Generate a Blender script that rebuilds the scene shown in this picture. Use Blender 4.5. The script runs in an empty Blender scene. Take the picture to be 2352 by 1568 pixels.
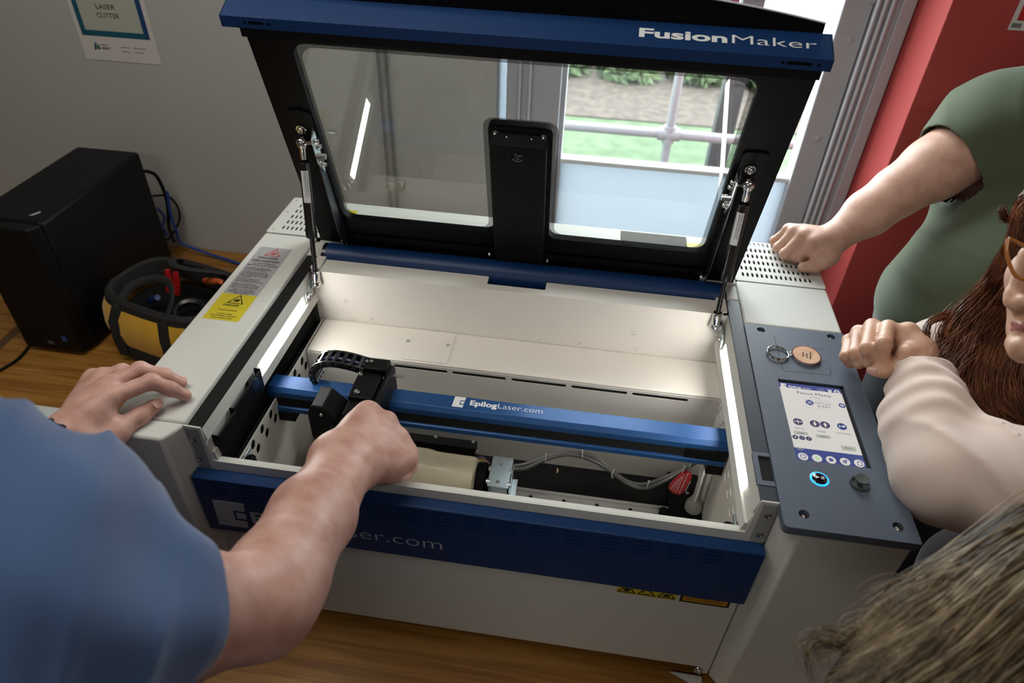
import bpy, bmesh, math, random
import numpy as np
from mathutils import Vector, Matrix

# ---------------------------------------------------------------- camera, world, light, exposure
SC = bpy.context.scene
COL = SC.collection
CAM = (0.045928243, -0.850880079, 1.138964077)
YAW, PITCH, ROLL, FPX = 0.11582004, 0.67667625, 0.04030682, 1590.9594
_f = np.array([-math.sin(YAW)*math.cos(PITCH), math.cos(YAW)*math.cos(PITCH), -math.sin(PITCH)])
_r0 = np.array([math.cos(YAW), math.sin(YAW), 0.0]); _u0 = np.cross(_r0, _f)
_r = math.cos(ROLL)*_r0 + math.sin(ROLL)*_u0
_u = -math.sin(ROLL)*_r0 + math.cos(ROLL)*_u0
cd = bpy.data.cameras.new('camera'); cam = bpy.data.objects.new('camera', cd); COL.objects.link(cam)
cam.matrix_world = Matrix(((_r[0], _u[0], -_f[0], CAM[0]), (_r[1], _u[1], -_f[1], CAM[1]), (_r[2], _u[2], -_f[2], CAM[2]), (0, 0, 0, 1)))
cd.sensor_width = 36.0; cd.lens = FPX/2352*36.0; cd.clip_start = 0.02; cd.clip_end = 200
cd.dof.use_dof = True; cd.dof.focus_distance = 1.10; cd.dof.aperture_fstop = 4.5
SC.camera = cam
SC.view_settings.view_transform = 'Standard'; SC.view_settings.look = 'None'
SC.view_settings.gamma = 1.0; SC.view_settings.use_curve_mapping = False
SC.view_settings.exposure = 0.0
SC.cycles.max_bounces = 8; SC.cycles.diffuse_bounces = 4; SC.cycles.glossy_bounces = 4
SC.cycles.transparent_max_bounces = 16; SC.cycles.caustics_reflective = False; SC.cycles.caustics_refractive = False
SC.cycles.sample_clamp_indirect = 6.0
try:
    SC.cycles.use_denoising = True; SC.cycles.denoiser = 'OPENIMAGEDENOISE'
except Exception: pass

W = bpy.data.worlds.new('overcast_sky'); SC.world = W; W.use_nodes = True
_n = W.node_tree.nodes; _l = W.node_tree.links; _n.clear()
_o = _n.new('ShaderNodeOutputWorld'); _b = _n.new('ShaderNodeBackground')
_b.inputs[0].default_value = (0.92, 0.965, 1.0, 1); _b.inputs[1].default_value = 14.0
_l.new(_b.outputs[0], _o.inputs[0])

def area(name, loc, rot, sx, sy, power, col=(1, 1, 1), portal=False, spread=180):
    d = bpy.data.lights.new(name, 'AREA'); d.shape = 'RECTANGLE'; d.size = sx; d.size_y = sy
    d.energy = power; d.color = col; d.spread = math.radians(spread)
    if portal: d.cycles.is_portal = True
    o = bpy.data.objects.new(name, d); COL.objects.link(o); o.location = loc; o.rotation_euler = rot
    return o
# daylight comes in through the glazed door and sidelight behind the machine
area('window_daylight', (0.235, 0.915, 0.775), (math.radians(-90), 0, 0), 0.62, 1.66, 10, portal=True)
# the room's ceiling troffers
area('ceiling_lamp', (-0.75, -0.15, 1.93), (0, 0, 0), 1.2, 0.6, 13, (1.0, 0.95, 0.86))
area('ceiling_lamp', (0.95, -1.2, 1.93), (0, 0, 0), 1.2, 0.6, 5.5, (1.0, 0.96, 0.90))
area('ceiling_lamp', (-0.75, -2.4, 1.93), (0, 0, 0), 1.2, 0.6, 12, (1.0, 0.96, 0.88))

def ray(px, py): return _f + _r*((px-1176)/FPX) - _u*((py-784)/FPX)
C_ = np.array(CAM)
def at(px, py, **k):
    """point of the plane x=, y= or z= seen at photo position px,py"""
    (a, v), = k.items(); i = 'xyz'.index(a); d = ray(px, py)
    return C_ + d*((v-C_[i])/d[i])
def dep(px, py, D): return C_ + ray(px, py)*D

# ---------------------------------------------------------------- materials
MATS = {}
def mat(name, col, rough=0.5, metal=0.0, bump=0.0, bscale=200.0, var=0.0, vscale=8.0, emit=None, es=0.0, coat=0.0, spec=0.5, sss=0.0, sheen=0.0, coords='Object'):
    if name in MATS: return MATS[name]
    m = bpy.data.materials.new(name); m.use_nodes = True; nt = m.node_tree; N = nt.nodes; L = nt.links
    b = N['Principled BSDF']
    col = tuple(col)+(1,) if len(col) == 3 else col
    b.inputs['Base Color'].default_value = col; b.inputs['Roughness'].default_value = rough
    b.inputs['Metallic'].default_value = metal; b.inputs['Specular IOR Level'].default_value = spec
    if coat: b.inputs['Coat Weight'].default_value = coat
    if sheen: b.inputs['Sheen Weight'].default_value = sheen
    if sss:
        b.inputs['Subsurface Weight'].default_value = sss; b.inputs['Subsurface Radius'].default_value = (0.012, 0.004, 0.002); b.inputs['Subsurface Scale'].default_value = 1.0
    if emit: b.inputs['Emission Color'].default_value = tuple(emit)+(1,); b.inputs['Emission Strength'].default_value = es
    tc = N.new('ShaderNodeTexCoord')
    if var:
        n = N.new('ShaderNodeTexNoise'); n.inputs['Scale'].default_value = vscale; n.inputs['Detail'].default_value = 5
        L.new(tc.outputs[coords], n.inputs['Vector'])
        mr = N.new('ShaderNodeMapRange'); mr.inputs['To Min'].default_value = 1-var; mr.inputs['To Max'].default_value = 1+var
        mr.inputs['From Min'].default_value = 0.3; mr.inputs['From Max'].default_value = 0.7
        L.new(n.outputs['Fac'], mr.inputs['Value'])
        mx = N.new('ShaderNodeVectorMath'); mx.operation = 'SCALE'; mx.inputs[0].default_value = col[:3]
        L.new(mr.outputs[0], mx.inputs['Scale']); L.new(mx.outputs[0], b.inputs['Base Color'])
    if bump:
        n2 = N.new('ShaderNodeTexNoise'); n2.inputs['Scale'].default_value = bscale; n2.inputs['Detail'].default_value = 3
        L.new(tc.outputs[coords], n2.inputs['Vector'])
        bp = N.new('ShaderNodeBump'); bp.inputs['Strength'].default_value = bump; bp.inputs['Distance'].default_value = 0.001
        L.new(n2.outputs['Fac'], bp.inputs['Height']); L.new(bp.outputs[0], b.inputs['Normal'])
    MATS[name] = m
    return m

BEIGE = mat('powder_coat_light_grey', (0.60, 0.60, 0.56), 0.58, spec=0.3, bump=0.12, bscale=900, var=0.015)
INNER = mat('powder_coat_interior', (0.74, 0.71, 0.655), 0.5, bump=0.12, bscale=900, var=0.02)
BLUE = mat('powder_coat_blue', (0.006, 0.034, 0.125), 0.36, bump=0.15, bscale=1200, var=0.05, spec=0.35)
BLUEB = mat('anodised_beam_blue', (0.012, 0.075, 0.24), 0.38, 0.25, bump=0.1, bscale=1500, var=0.04)
BLACK = mat('powder_coat_black', (0.004, 0.004, 0.0045), 0.45, bump=0.1, bscale=900, spec=0.18)
MATTE = mat('matte_black', (0.005, 0.005, 0.005), 0.75, bump=0.1, bscale=500, spec=0.2)
GLOSSB = mat('gloss_black', (0.006, 0.006, 0.007), 0.22)
STRIP = mat('strip_black', (0.010, 0.010, 0.010), 0.65, bump=0.1, bscale=600, spec=0.15)
STRIPB = mat('strip_slate', (0.020, 0.026, 0.040), 0.45, bump=0.1, bscale=600)
PANEL = mat('panel_slate_grey', (0.092, 0.113, 0.152), 0.45, bump=0.2, bscale=1300, var=0.05, vscale=400)
PANELD = mat('panel_edge', (0.028, 0.03, 0.033), 0.5)
CHROME = mat('polished_steel', (0.75, 0.74, 0.72), 0.12, 1.0)
STEEL = mat('brushed_steel', (0.55, 0.54, 0.52), 0.3, 1.0, bump=0.1, bscale=500)
ZINC = mat('zinc_plate', (0.52, 0.60, 0.63), 0.3, 0.85, bump=0.15, bscale=300, var=0.1, vscale=60)
ALU = mat('extruded_aluminium', (0.62, 0.62, 0.60), 0.4, 0.7, bump=0.05)
WHITEP = mat('white_print', (0.80, 0.82, 0.84), 0.5)
SILVERP = mat('silver_print', (0.42, 0.43, 0.46), 0.4)
BLACKP = mat('black_print', (0.01, 0.01, 0.01), 0.6)
REDP = mat('red_print', (0.55, 0.05, 0.04), 0.6)
HOLE = mat('dark_hole', (0.003, 0.003, 0.003), 0.9)
YELLOW = mat('yellow_sticker', (0.58, 0.48, 0.02), 0.45, var=0.03)
GREYST = mat('grey_sticker', (0.36, 0.36, 0.38), 0.4)
LED = mat('led_strip', (0.9, 0.9, 0.9), 0.5, emit=(1.0, 0.96, 0.90), es=25.0)

# ---------------------------------------------------------------- mesh helpers
ORG = {}
def _org(p): return ORG.get(p.name, Vector((0, 0, 0))) if p else Vector((0, 0, 0))
class MB:
    def __init__(s): s.v = []; s.f = []
    def add(s, v, f):
        o = len(s.v); s.v += [tuple(map(float, p)) for p in v]; s.f += [tuple(i+o for i in q) for q in f]; return s
    def box(s, x0, x1, y0, y1, z0, z1, M=None):
        v = [(x, y, z) for z in (z0, z1) for y in (y0, y1) for x in (x0, x1)]
        if M is not None: v = [tuple(M @ Vector(p)) for p in v]
        return s.add(v, [(0, 2, 3, 1), (4, 5, 7, 6), (0, 1, 5, 4), (2, 6, 7, 3), (0, 4, 6, 2), (1, 3, 7, 5)])
    def hexa(s, a, b):
        """a, b: two quads (4 points each) joined to a solid"""
        return s.prism2(a, b)
    def prism2(s, a, b):
        n = len(a)
        fs = [tuple(range(n))[::-1], tuple(range(n, 2*n))] + [(i, (i+1) % n, n+(i+1) % n, n+i) for i in range(n)]
        return s.add(list(a)+list(b), fs)
    def prism(s, poly, vec):
        vec = Vector(vec); return s.prism2([tuple(p) for p in poly], [tuple(Vector(tuple(p))+vec) for p in poly])
    def cyl(s, p0, p1, r, n=16, r2=None):
        return s.tube([p0, p1], [r, r if r2 is None else r2], n)
    def tube(s, path, r, n=10, cap=True, flat=1.0, up=None):
        P = [Vector(tuple(p)) for p in path]; R = r if hasattr(r, '__len__') else [r]*len(P)
        T = []
        for i in range(len(P)):
            a = P[max(i-1, 0)]; b = P[min(i+1, len(P)-1)]; T.append((b-a).normalized())
        ref = Vector(up) if up else (Vector((0, 0, 1)) if abs(T[0].z) < 0.9 else Vector((1, 0, 0)))
        A = (ref - T[0]*ref.dot(T[0])).normalized(); vs = []; fs = []
        for i, p in enumerate(P):
            A = (A - T[i]*A.dot(T[i])).normalized(); B = T[i].cross(A)
            for k in range(n):
                t = 2*math.pi*k/n; vs.append(tuple(p + (A*math.cos(t)*flat + B*math.sin(t))*R[i]))
        for i in range(len(P)-1):
            for k in range(n):
                a = i*n+k; b = i*n+(k+1) % n; fs.append((a, b, b+n, a+n))
        if cap: fs.append(tuple(range(n))[::-1]); fs.append(tuple((len(P)-1)*n+k for k in range(n)))
        return s.add(vs, fs)
    def lathe(s, c, axis, prof, n=24):
        """prof: list of (r, h) along axis from c"""
        ax = Vector(tuple(axis)).normalized(); ref = Vector((0, 0, 1)) if abs(ax.z) < 0.9 else Vector((1, 0, 0))
        A = (ref-ax*ref.dot(ax)).normalized(); B = ax.cross(A); c = Vector(tuple(c)); vs = []; fs = []
        for r, h in prof:
            for k in range(n):
                t = 2*math.pi*k/n; vs.append(tuple(c + ax*h + (A*math.cos(t)+B*math.sin(t))*max(r, 1e-6)))
        m = len(prof)
        for i in range(m-1):
            for k in range(n):
                a = i*n+k; b = i*n+(k+1) % n; fs.append((a, b, b+n, a+n))
        fs.append(tuple(range(n))[::-1]); fs.append(tuple((m-1)*n+k for k in range(n)))
        return s.add(vs, fs)
    def ball(s, c, r, n=12, sc=(1, 1, 1)):
        vs = []; fs = []; c = Vector(tuple(c)); m = n
        for i in range(1, m):
            th = math.pi*i/m
            for k in range(2*n):
                t = math.pi*k/n; vs.append((c.x+r*sc[0]*math.sin(th)*math.cos(t), c.y+r*sc[1]*math.sin(th)*math.sin(t), c.z+r*sc[2]*math.cos(th)))
        vs += [(c.x, c.y, c.z+r*sc[2]), (c.x, c.y, c.z-r*sc[2])]; T = len(vs)-2
        for i in range(m-2):
            for k in range(2*n):
                a = i*2*n+k; b = i*2*n+(k+1) % (2*n); fs.append((a, a+2*n, b+2*n, b))
        for k in range(2*n):
            fs.append((T, k, (k+1) % (2*n))); fs.append((T+1, (m-2)*2*n+(k+1) % (2*n), (m-2)*2*n+k))
        return s.add(vs, fs)
    def torus(s, c, axis, R, r, n=32, m=10):
        ax = Vector(tuple(axis)).normalized(); ref = Vector((0, 0, 1)) if abs(ax.z) < 0.9 else Vector((1, 0, 0))
        A = (ref-ax*ref.dot(ax)).normalized(); B = ax.cross(A); c = Vector(tuple(c)); vs = []; fs = []
        for i in range(n):
            t = 2*math.pi*i/n; d = A*math.cos(t)+B*math.sin(t)
            for k in range(m):
                q = 2*math.pi*k/m; vs.append(tuple(c+d*(R+r*math.cos(q))+ax*r*math.sin(q)))
        for i in range(n):
            for k in range(m):
                a = i*m+k; b = i*m+(k+1) % m; a2 = ((i+1) % n)*m+k; b2 = ((i+1) % n)*m+(k+1) % m; fs.append((a, a2, b2, b))
        return s.add(vs, fs)
    def build(s, name, material, parent=None, bevel=0.0, seg=2, smooth=True, ang=35):
        me = bpy.data.meshes.new(name); org = _org(parent)
        if parent is None and s.v:
            a = np.array(s.v); org = Vector(((a[:, 0].min()+a[:, 0].max())/2, (a[:, 1].min()+a[:, 1].max())/2, a[:, 2].min()))
        me.from_pydata([(p[0]-org.x, p[1]-org.y, p[2]-org.z) for p in s.v], [], s.f)
        me.validate(); bm = bmesh.new(); bm.from_mesh(me); bmesh.ops.recalc_face_normals(bm, faces=bm.faces); bm.to_mesh(me); bm.free()
        return link(name, me, material, parent, org, bevel, seg, smooth, ang)
def link(name, me, material, parent, org, bevel=0.0, seg=2, smooth=True, ang=35):
    if material is not None:
        me.materials.clear(); me.materials.append(material)
    if smooth and len(me.polygons):
        me.polygons.foreach_set('use_smooth', [True]*len(me.polygons)); me.set_sharp_from_angle(angle=math.radians(ang))
    o = bpy.data.objects.new(name, me); COL.objects.link(o)
    if parent: o.parent = parent; ORG[o.name] = org
    else: o.location = org; ORG[o.name] = Vector(org)
    if bevel:
        b = o.modifiers.new('bevel', 'BEVEL'); b.width = bevel; b.segments = seg; b.limit_method = 'ANGLE'; b.angle_limit = math.radians(40)
    return o
def from_curve(cu, name, material, parent, O, X, Y, bevel=0.0):
    """2D curve in the plane O + x X + y Y, turned to a mesh"""
    tmp = bpy.data.objects.new('tmp', cu); me = bpy.data.meshes.new_from_object(tmp)
    bpy.data.objects.remove(tmp); bpy.data.curves.remove(cu)
    X = Vector(tuple(X)); Y = Vector(tuple(Y)); Z = X.cross(Y).normalized(); O = Vector(tuple(O))
    org = _org(parent)
    if parent is None: org = O.copy()
    M = Matrix(((X.x, Y.x, Z.x, O.x-org.x), (X.y, Y.y, Z.y, O.y-org.y), (X.z, Y.z, Z.z, O.z-org.z), (0, 0, 0, 1)))
    me.transform(M); me.name = name
    return link(name, me, material, parent, org, bevel)
def plate(name, loops, th, material, parent, O, X, Y, bevel=0.0, off=0.0):
    """flat plate with holes; loops[0] is the outline. Plate spans off-th..off along the normal"""
    cu = bpy.data.curves.new(name, 'CURVE'); cu.dimensions = '2D'; cu.fill_mode = 'BOTH'; cu.extrude = th/2
    for lp in loops:
        sp = cu.splines.new('POLY'); sp.points.add(len(lp)-1); sp.use_cyclic_u = True
        for i, p in enumerate(lp): sp.points[i].co = (p[0], p[1], 0, 1)
    Xv = Vector(tuple(X)); Yv = Vector(tuple(Y)); Z = Xv.cross(Yv).normalized()
    return from_curve(cu, name, material, parent, Vector(tuple(O))+Z*(off-th/2), X, Y, bevel)
def rrect(x0, x1, y0, y1, r=0.0, n=6):
    if r <= 0: return [(x0, y0), (x1, y0), (x1, y1), (x0, y1)]
    o = []
    for cx, cy, a in ((x1-r, y0+r, -90), (x1-r, y1-r, 0), (x0+r, y1-r, 90), (x0+r, y0+r, 180)):
        for i in range(n+1):
            t = math.radians(a+90*i/n); o.append((cx+r*math.cos(t), cy+r*math.sin(t)))
    return o
def circ(cx, cy, r, n=16, sx=1.0): return [(cx+r*sx*math.cos(2*math.pi*i/n), cy+r*math.sin(2*math.pi*i/n)) for i in range(n)]
def rpoly(pts, n=6):
    """rounded polygon: pts = (x, y, radius)"""
    o = []; m = len(pts)
    for i in range(m):
        p = Vector(pts[i][:2]); a = Vector(pts[i-1][:2])-p; b = Vector(pts[(i+1) % m][:2])-p; r = pts[i][2]
        if r <= 0: o.append(tuple(p)); continue
        a.normalize(); b.normalize(); half = a.angle(b)/2; d = r/math.tan(half)
        A = p+a*d; B = p+b*d; c = p+(a+b).normalized()*(r/math.sin(half))
        t0 = math.atan2(A.y-c.y, A.x-c.x); t1 = math.atan2(B.y-c.y, B.x-c.x)
        while t1-t0 > math.pi: t1 -= 2*math.pi
        while t1-t0 < -math.pi: t1 += 2*math.pi
        for k in range(n+1):
            t = t0+(t1-t0)*k/n; o.append((c.x+r*math.cos(t), c.y+r*math.sin(t)))
    return o
def text(s, name, material, parent, P0, P1, up, h, bold=0.0, th=0.0002, gap=0.0, align='LEFT', italic=0.0):
    """lettering whose baseline runs P0 -> P1 (stretched to that length), cap height h, in the plane of baseline and up"""
    cu = bpy.data.curves.new(name, 'FONT'); cu.body = s; cu.size = 1.0; cu.offset = bold; cu.extrude = 0.0; cu.space_character = 1.0+gap; cu.resolution_u = 3
    cu.shear = italic
    tmp = bpy.data.objects.new('tmp', cu); me = bpy.data.meshes.new_from_object(tmp)
    bpy.data.objects.remove(tmp); bpy.data.curves.remove(cu)
    n = len(me.vertices); a = np.empty(n*3); me.vertices.foreach_get('co', a); a = a.reshape(-1, 3)
    a[:, 0] -= a[:, 0].min(); w = a[:, 0].max(); CAP = 0.729
    P0 = Vector(tuple(P0)); P1 = Vector(tuple(P1)); X = (P1-P0); Lr = X.length; X.normalize()
    up = Vector(tuple(up)); Y = (up-X*up.dot(X)).normalized(); Z = X.cross(Y)
    if name == 'tmp': pass
    sx = Lr/w; sy = h/CAP; org = _org(parent)
    co = np.outer(a[:, 0]*sx, X)+np.outer(a[:, 1]*sy, Y)+np.array(P0+Z*th-org)
    me.vertices.foreach_set('co', co.ravel()); me.name = name; me.update()
    return link(name, me, material, parent, org, smooth=False)
def root(name, loc, label=None, cat=None, group=None, kind=None, rotz=0):
    o = bpy.data.objects.new(name, None); COL.objects.link(o); o.location = loc; ORG[o.name] = Vector(loc); o.empty_display_size = 0.05
    return tag(o, label, cat, group, kind)
def tag(o, label=None, cat=None, group=None, kind=None):
    if label: o['label'] = label
    if cat: o['category'] = cat
    if group: o['group'] = group
    if kind: o['kind'] = kind
    return o
def struct(o): o['kind'] = 'structure'; return o
def screw(parent, p, nrm, r=0.0035, h=0.002, m=None, name='screw', hexa=False):
    b = MB(); b.lathe(p, nrm, [(r, 0), (r, h*0.5), (r*0.8, h), (r*0.45, h), (r*0.45, h*0.3), (r*0.1, h*0.3)], 6 if hexa else 14)
    return b.build(name, m or STEEL, parent, smooth=True, ang=50)
def bolt(parent, p, nrm, r=0.005, h=0.005, name='bolt'):
    b = MB(); b.lathe(p, nrm, [(r*1.35, 0), (r*1.35, h*0.2), (r, h*0.2), (r*0.95, h*0.7), (r*0.7, h), (r*0.5, h), (r*0.45, h*0.5), (0.0001, h*0.5)], 12)
    return b.build(name, CHROME, parent, ang=40)
# ================================================================ room shell
YWALL = 0.8395; FLOOR = -0.74; CEIL = 1.96
def wood(name, c1, c2, c3, sx=(1.6, 40, 40), rough=0.42):
    m = bpy.data.materials.new(name); m.use_nodes = True; N = m.node_tree.nodes; L = m.node_tree.links; b = N['Principled BSDF']
    tc = N.new('ShaderNodeTexCoord'); mp = N.new('ShaderNodeMapping'); mp.inputs['Scale'].default_value = sx; L.new(tc.outputs['Object'], mp.inputs[0])
    n1 = N.new('ShaderNodeTexNoise'); n1.inputs['Scale'].default_value = 1.6; n1.inputs['Detail'].default_value = 8; n1.inputs['Roughness'].default_value = 0.62; n1.inputs['Distortion'].default_value = 0.6; L.new(mp.outputs[0], n1.inputs['Vector'])
    mp2 = N.new('ShaderNodeMapping'); mp2.inputs['Scale'].default_value = (sx[0]*4, sx[1]*14, sx[2]*14); L.new(tc.outputs['Object'], mp2.inputs[0])
    n2 = N.new('ShaderNodeTexNoise'); n2.inputs['Scale'].default_value = 1.5; n2.inputs['Detail'].default_value = 4; L.new(mp2.outputs[0], n2.inputs['Vector'])
    cr = N.new('ShaderNodeValToRGB'); cr.color_ramp.elements[0].position = 0.34; cr.color_ramp.elements[0].color = c1+(1,); cr.color_ramp.elements[1].position = 0.66; cr.color_ramp.elements[1].color = c3+(1,)
    e = cr.color_ramp.elements.new(0.5); e.color = c2+(1,)
    ad = N.new('ShaderNodeMath'); ad.operation = 'MULTIPLY_ADD'; L.new(n2.outputs['Fac'], ad.inputs[0]); ad.inputs[1].default_value = 0.30; L.new(n1.outputs['Fac'], ad.inputs[2])
    sb = N.new('ShaderNodeMath'); sb.operation = 'SUBTRACT'; L.new(ad.outputs[0], sb.inputs[0]); sb.inputs[1].default_value = 0.15; L.new(sb.outputs[0], cr.inputs[0])
    L.new(cr.outputs[0], b.inputs['Base Color']); b.inputs['Roughness'].default_value = rough
    bp = N.new('ShaderNodeBump'); bp.inputs['Strength'].default_value = 0.12; bp.inputs['Distance'].default_value = 0.0006; L.new(n2.outputs['Fac'], bp.inputs['Height']); L.new(bp.outputs[0], b.inputs['Normal'])
    return m
OAK = wood('oak_laminate', (0.19, 0.070, 0.010), (0.29, 0.130, 0.022), (0.38, 0.185, 0.040))
OAKE = mat('oak_edge_dark', (0.10, 0.045, 0.018), 0.5, var=0.1)
WALL = mat('grey_wall_paint', (0.43, 0.435, 0.42), 0.7, bump=0.25, bscale=260, var=0.02, vscale=3)
FRAME = mat('grey_door_paint', (0.40, 0.40, 0.44), 0.42, bump=0.15, bscale=150, var=0.02)
RED = mat('red_wall_paint', (0.42, 0.052, 0.050), 0.6, bump=0.2, bscale=200, var=0.03)
CARPET = mat('dark_floor', (0.05, 0.045, 0.045), 0.9, bump=0.5, bscale=300, var=0.2, vscale=60)
struct(MB().box(-3.6, 3.4, -3.4, YWALL+0.065, FLOOR-0.05, FLOOR).build('floor', CARPET))
struct(MB().box(-3.6, 3.4, -3.4, YWALL+0.065, CEIL, CEIL+0.05).build('ceiling', mat('ceiling_white', (0.6, 0.6, 0.58), 0.9, bump=0.3)))
struct(MB().box(-3.6, -3.5, -3.4, YWALL, FLOOR, CEIL).build('wall_left', WALL))
struct(MB().box(3.3, 3.4, -3.4, YWALL, FLOOR, CEIL).build('wall_right', RED))
struct(MB().box(-3.6, 3.4, -3.5, -3.4, FLOOR, CEIL).build('wall_front', WALL))
xs_ = at(1141, 200, y=YWALL)[0]; xm0 = at(1163, 200, y=YWALL)[0]
struct(MB().box(-3.5, xs_, YWALL, YWALL+0.065, FLOOR, CEIL).build('wall_back', WALL))
# red return and red wall
rb = MB(); rb.prism([(0.680, YWALL+0.065, FLOOR), (0.680, YWALL, FLOOR), (0.698, 0.7195, FLOOR), (3.3, 0.7195, FLOOR), (3.3, YWALL+0.065, FLOOR)], (0, 0, CEIL-FLOOR))
struct(rb.build('wall_back_red', RED, bevel=0.002))
# door frame, sidelight and mullions
dz0, dz1 = FLOOR, 1.62
g0 = at(1296, 250, y=YWALL)[0]; g1 = at(1866, 250, y=YWALL)[0]; gz = 0.3760
fr_ = root('door_1', (0.25, YWALL+0.05, FLOOR)); struct(fr_)
d = MB(); d.box(xm0, g0-0.012, YWALL+0.004, YWALL+0.064, dz0, dz1); d.build('mullion', FRAME, fr_, bevel=0.003)
for px in (1190, 1212):
    x = at(px, 300, y=YWALL)[0]; MB().box(x-0.0035, x+0.0035, YWALL-0.006, YWALL+0.0045, dz0, dz1).build('mullion_rib', mat('door_trim_light', (0.50, 0.52, 0.58), 0.35), fr_, bevel=0.002)
MB().box(g0-0.012, g0, YWALL+0.020, YWALL+0.064, dz0, dz1).build('door_edge', FRAME, fr_)
sdl = MB().box(xs_-0.001, xm0+0.001, YWALL+0.05, YWALL+0.054, dz0, dz1).build('sidelight', None, fr_)
x1 = at(1872, 250, y=YWALL)[0]; x2 = at(1930, 250, y=YWALL)[0]; x3 = 0.681
MB().box(g1, x2, YWALL+0.004, YWALL+0.065, dz0, dz1).build('door_stile', FRAME, fr_, bevel=0.003)
MB().box(x2+0.002, x3, YWALL+0.001, YWALL+0.064, dz0, dz1+0.1).build('door_jamb', FRAME, fr_, bevel=0.002)
for px in (1952, 1968, 1984):
    x = at(px, 200, y=YWALL)[0]; MB().box(x-0.004, x+0.004, YWALL-0.010, YWALL+0.002, dz0, dz1+0.1).build('jamb_rib', MATS['door_trim_light'], fr_, bevel=0.003)
x = at(2015, 200, y=YWALL)[0]; MB().box(x-0.010, x+0.018, YWALL-0.006, YWALL+0.002, dz0, dz1+0.1).build('jamb_casing', FRAME, fr_, bevel=0.002)
for px, py in ((1952, 92), (1879, 318), (2005, 0)):
    p = at(px, py, y=YWALL+0.004); MB().lathe(p, (0, -1, 0), [(0.0085, -0.002), (0.0085, 0.001), (0.006, 0.003), (0.003, 0.0034)], 20).build('stile_bolt', FRAME, fr_)
MB().box(g0-0.001, g1+0.001, YWALL+0.004, YWALL+0.065, dz1-0.10, dz1).build('door_top_rail', FRAME, fr_)
fp = MB().box(g0, g1, YWALL+0.030, YWALL+0.040, dz0, gz).build('frosted_lower_panel', None, fr_)
tm = bpy.data.materials.new('frosted_film'); tm.use_nodes = True; N = tm.node_tree.nodes; L = tm.node_tree.links; N.clear()
o_ = N.new('ShaderNodeOutputMaterial'); t_ = N.new('ShaderNodeBsdfTranslucent'); t_.inputs[0].default_value = (0.46, 0.50, 0.54, 1); g_ = N.new('ShaderNodeBsdfDiffuse'); g_.inputs[0].default_value = (0.55, 0.57, 0.6, 1)
ms = N.new('ShaderNodeMixShader'); ms.inputs[0].default_value = 0.35; L.new(t_.outputs[0], ms.inputs[1]); L.new(g_.outputs[0], ms.inputs[2]); L.new(ms.outputs[0], o_.inputs[0])
fp.data.materials.clear(); fp.data.materials.append(tm); sdl.data.materials.append(tm)
MB().box(g0, g1, YWALL+0.012, YWALL+0.045, gz-0.001, gz+0.011).build('glazing_bead', mat('white_bead', (0.75, 0.78, 0.80), 0.4), fr_, bevel=0.002)
win = struct(MB().box(g0, g1, YWALL+0.034, YWALL+0.0345, gz+0.010, dz1-0.1).build('window_1', None))
wg = bpy.data.materials.new('window_glass'); wg.use_nodes = True; N = wg.node_tree.nodes; L = wg.node_tree.links; N.clear()
o_ = N.new('ShaderNodeOutputMaterial'); t_ = N.new('ShaderNodeBsdfTransparent'); t_.inputs[0].default_value = (0.96, 0.98, 0.97, 1); g_ = N.new('ShaderNodeBsdfGlossy'); g_.inputs['Roughness'].default_value = 0.02
ms = N.new('ShaderNodeMixShader'); ms.inputs[0].default_value = 0.03; L.new(t_.outputs[0], ms.inputs[1]); L.new(g_.outputs[0], ms.inputs[2]); L.new(ms.outputs[0], o_.inputs[0]); win.data.materials.append(wg)
struct(MB().box(xs_, 0.681, YWALL, YWALL+0.065, dz1, CEIL).build('wall_lintel', WALL))
# pink notice on the door glass (only its foot is in view)
a = at(1560, 5, y=YWALL+0.03); b = at(1696, 14, y=YWALL+0.03)
pk = MB().box(a[0], b[0], YWALL+0.0300, YWALL+0.0306, b[2], b[2]+0.20).build('pink_notice', mat('pink_paper', (0.50, 0.16, 0.28), 0.6)); tag(pk, 'pink notice with white lettering stuck on the door glass', 'notice')
for k, px in enumerate((1618, 1632, 1650, 1662, 1674)):
    p = at(px, 0, y=YWALL+0.0298); MB().box(p[0], p[0]+0.004, YWALL+0.0294, YWALL+0.0300, p[2]-0.004, p[2]+0.012).build('letter_stroke', WHITEP, pk)
# table -------------------------------------------------------------------
T = root('work_table', (-0.3, 0.2, FLOOR), 'long oak laminate work table carrying the laser machine', 'table')
MB().box(-1.375, 0.505, -0.43, YWALL-0.002, -0.030, -0.0003).build('tabletop', OAK, T, bevel=0.002)
MB().box(-1.375, 0.505, -0.4315, -0.4300, -0.030, -0.0010).build('edge_band', OAKE, T)
for x in (-1.3, 0.46):
    for y in (-0.38, 0.78): MB().box(x-0.025, x+0.025, y-0.025, y+0.025, FLOOR, -0.0305).build('leg', mat('leg_grey', (0.1, 0.1, 0.1), 0.5), T)
T2 = root('side_table', (-2.0, 0.2, FLOOR), 'oak laminate table pushed against the left end of the work table', 'table')
MB().box(-2.9, -1.400, -0.43, YWALL-0.002, -0.030, -0.0003).build('tabletop', OAK, T2, bevel=0.002)
MB().box(-1.400, -1.3765, -0.43, YWALL-0.002, -0.030, -0.0020).build('edge_band', OAKE, T2)
for x in (-2.8, -1.5):
    for y in (-0.38, 0.78): MB().box(x-0.025, x+0.025, y-0.025, y+0.025, FLOOR, -0.0305).build('leg', MATS['leg_grey'], T2)
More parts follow.
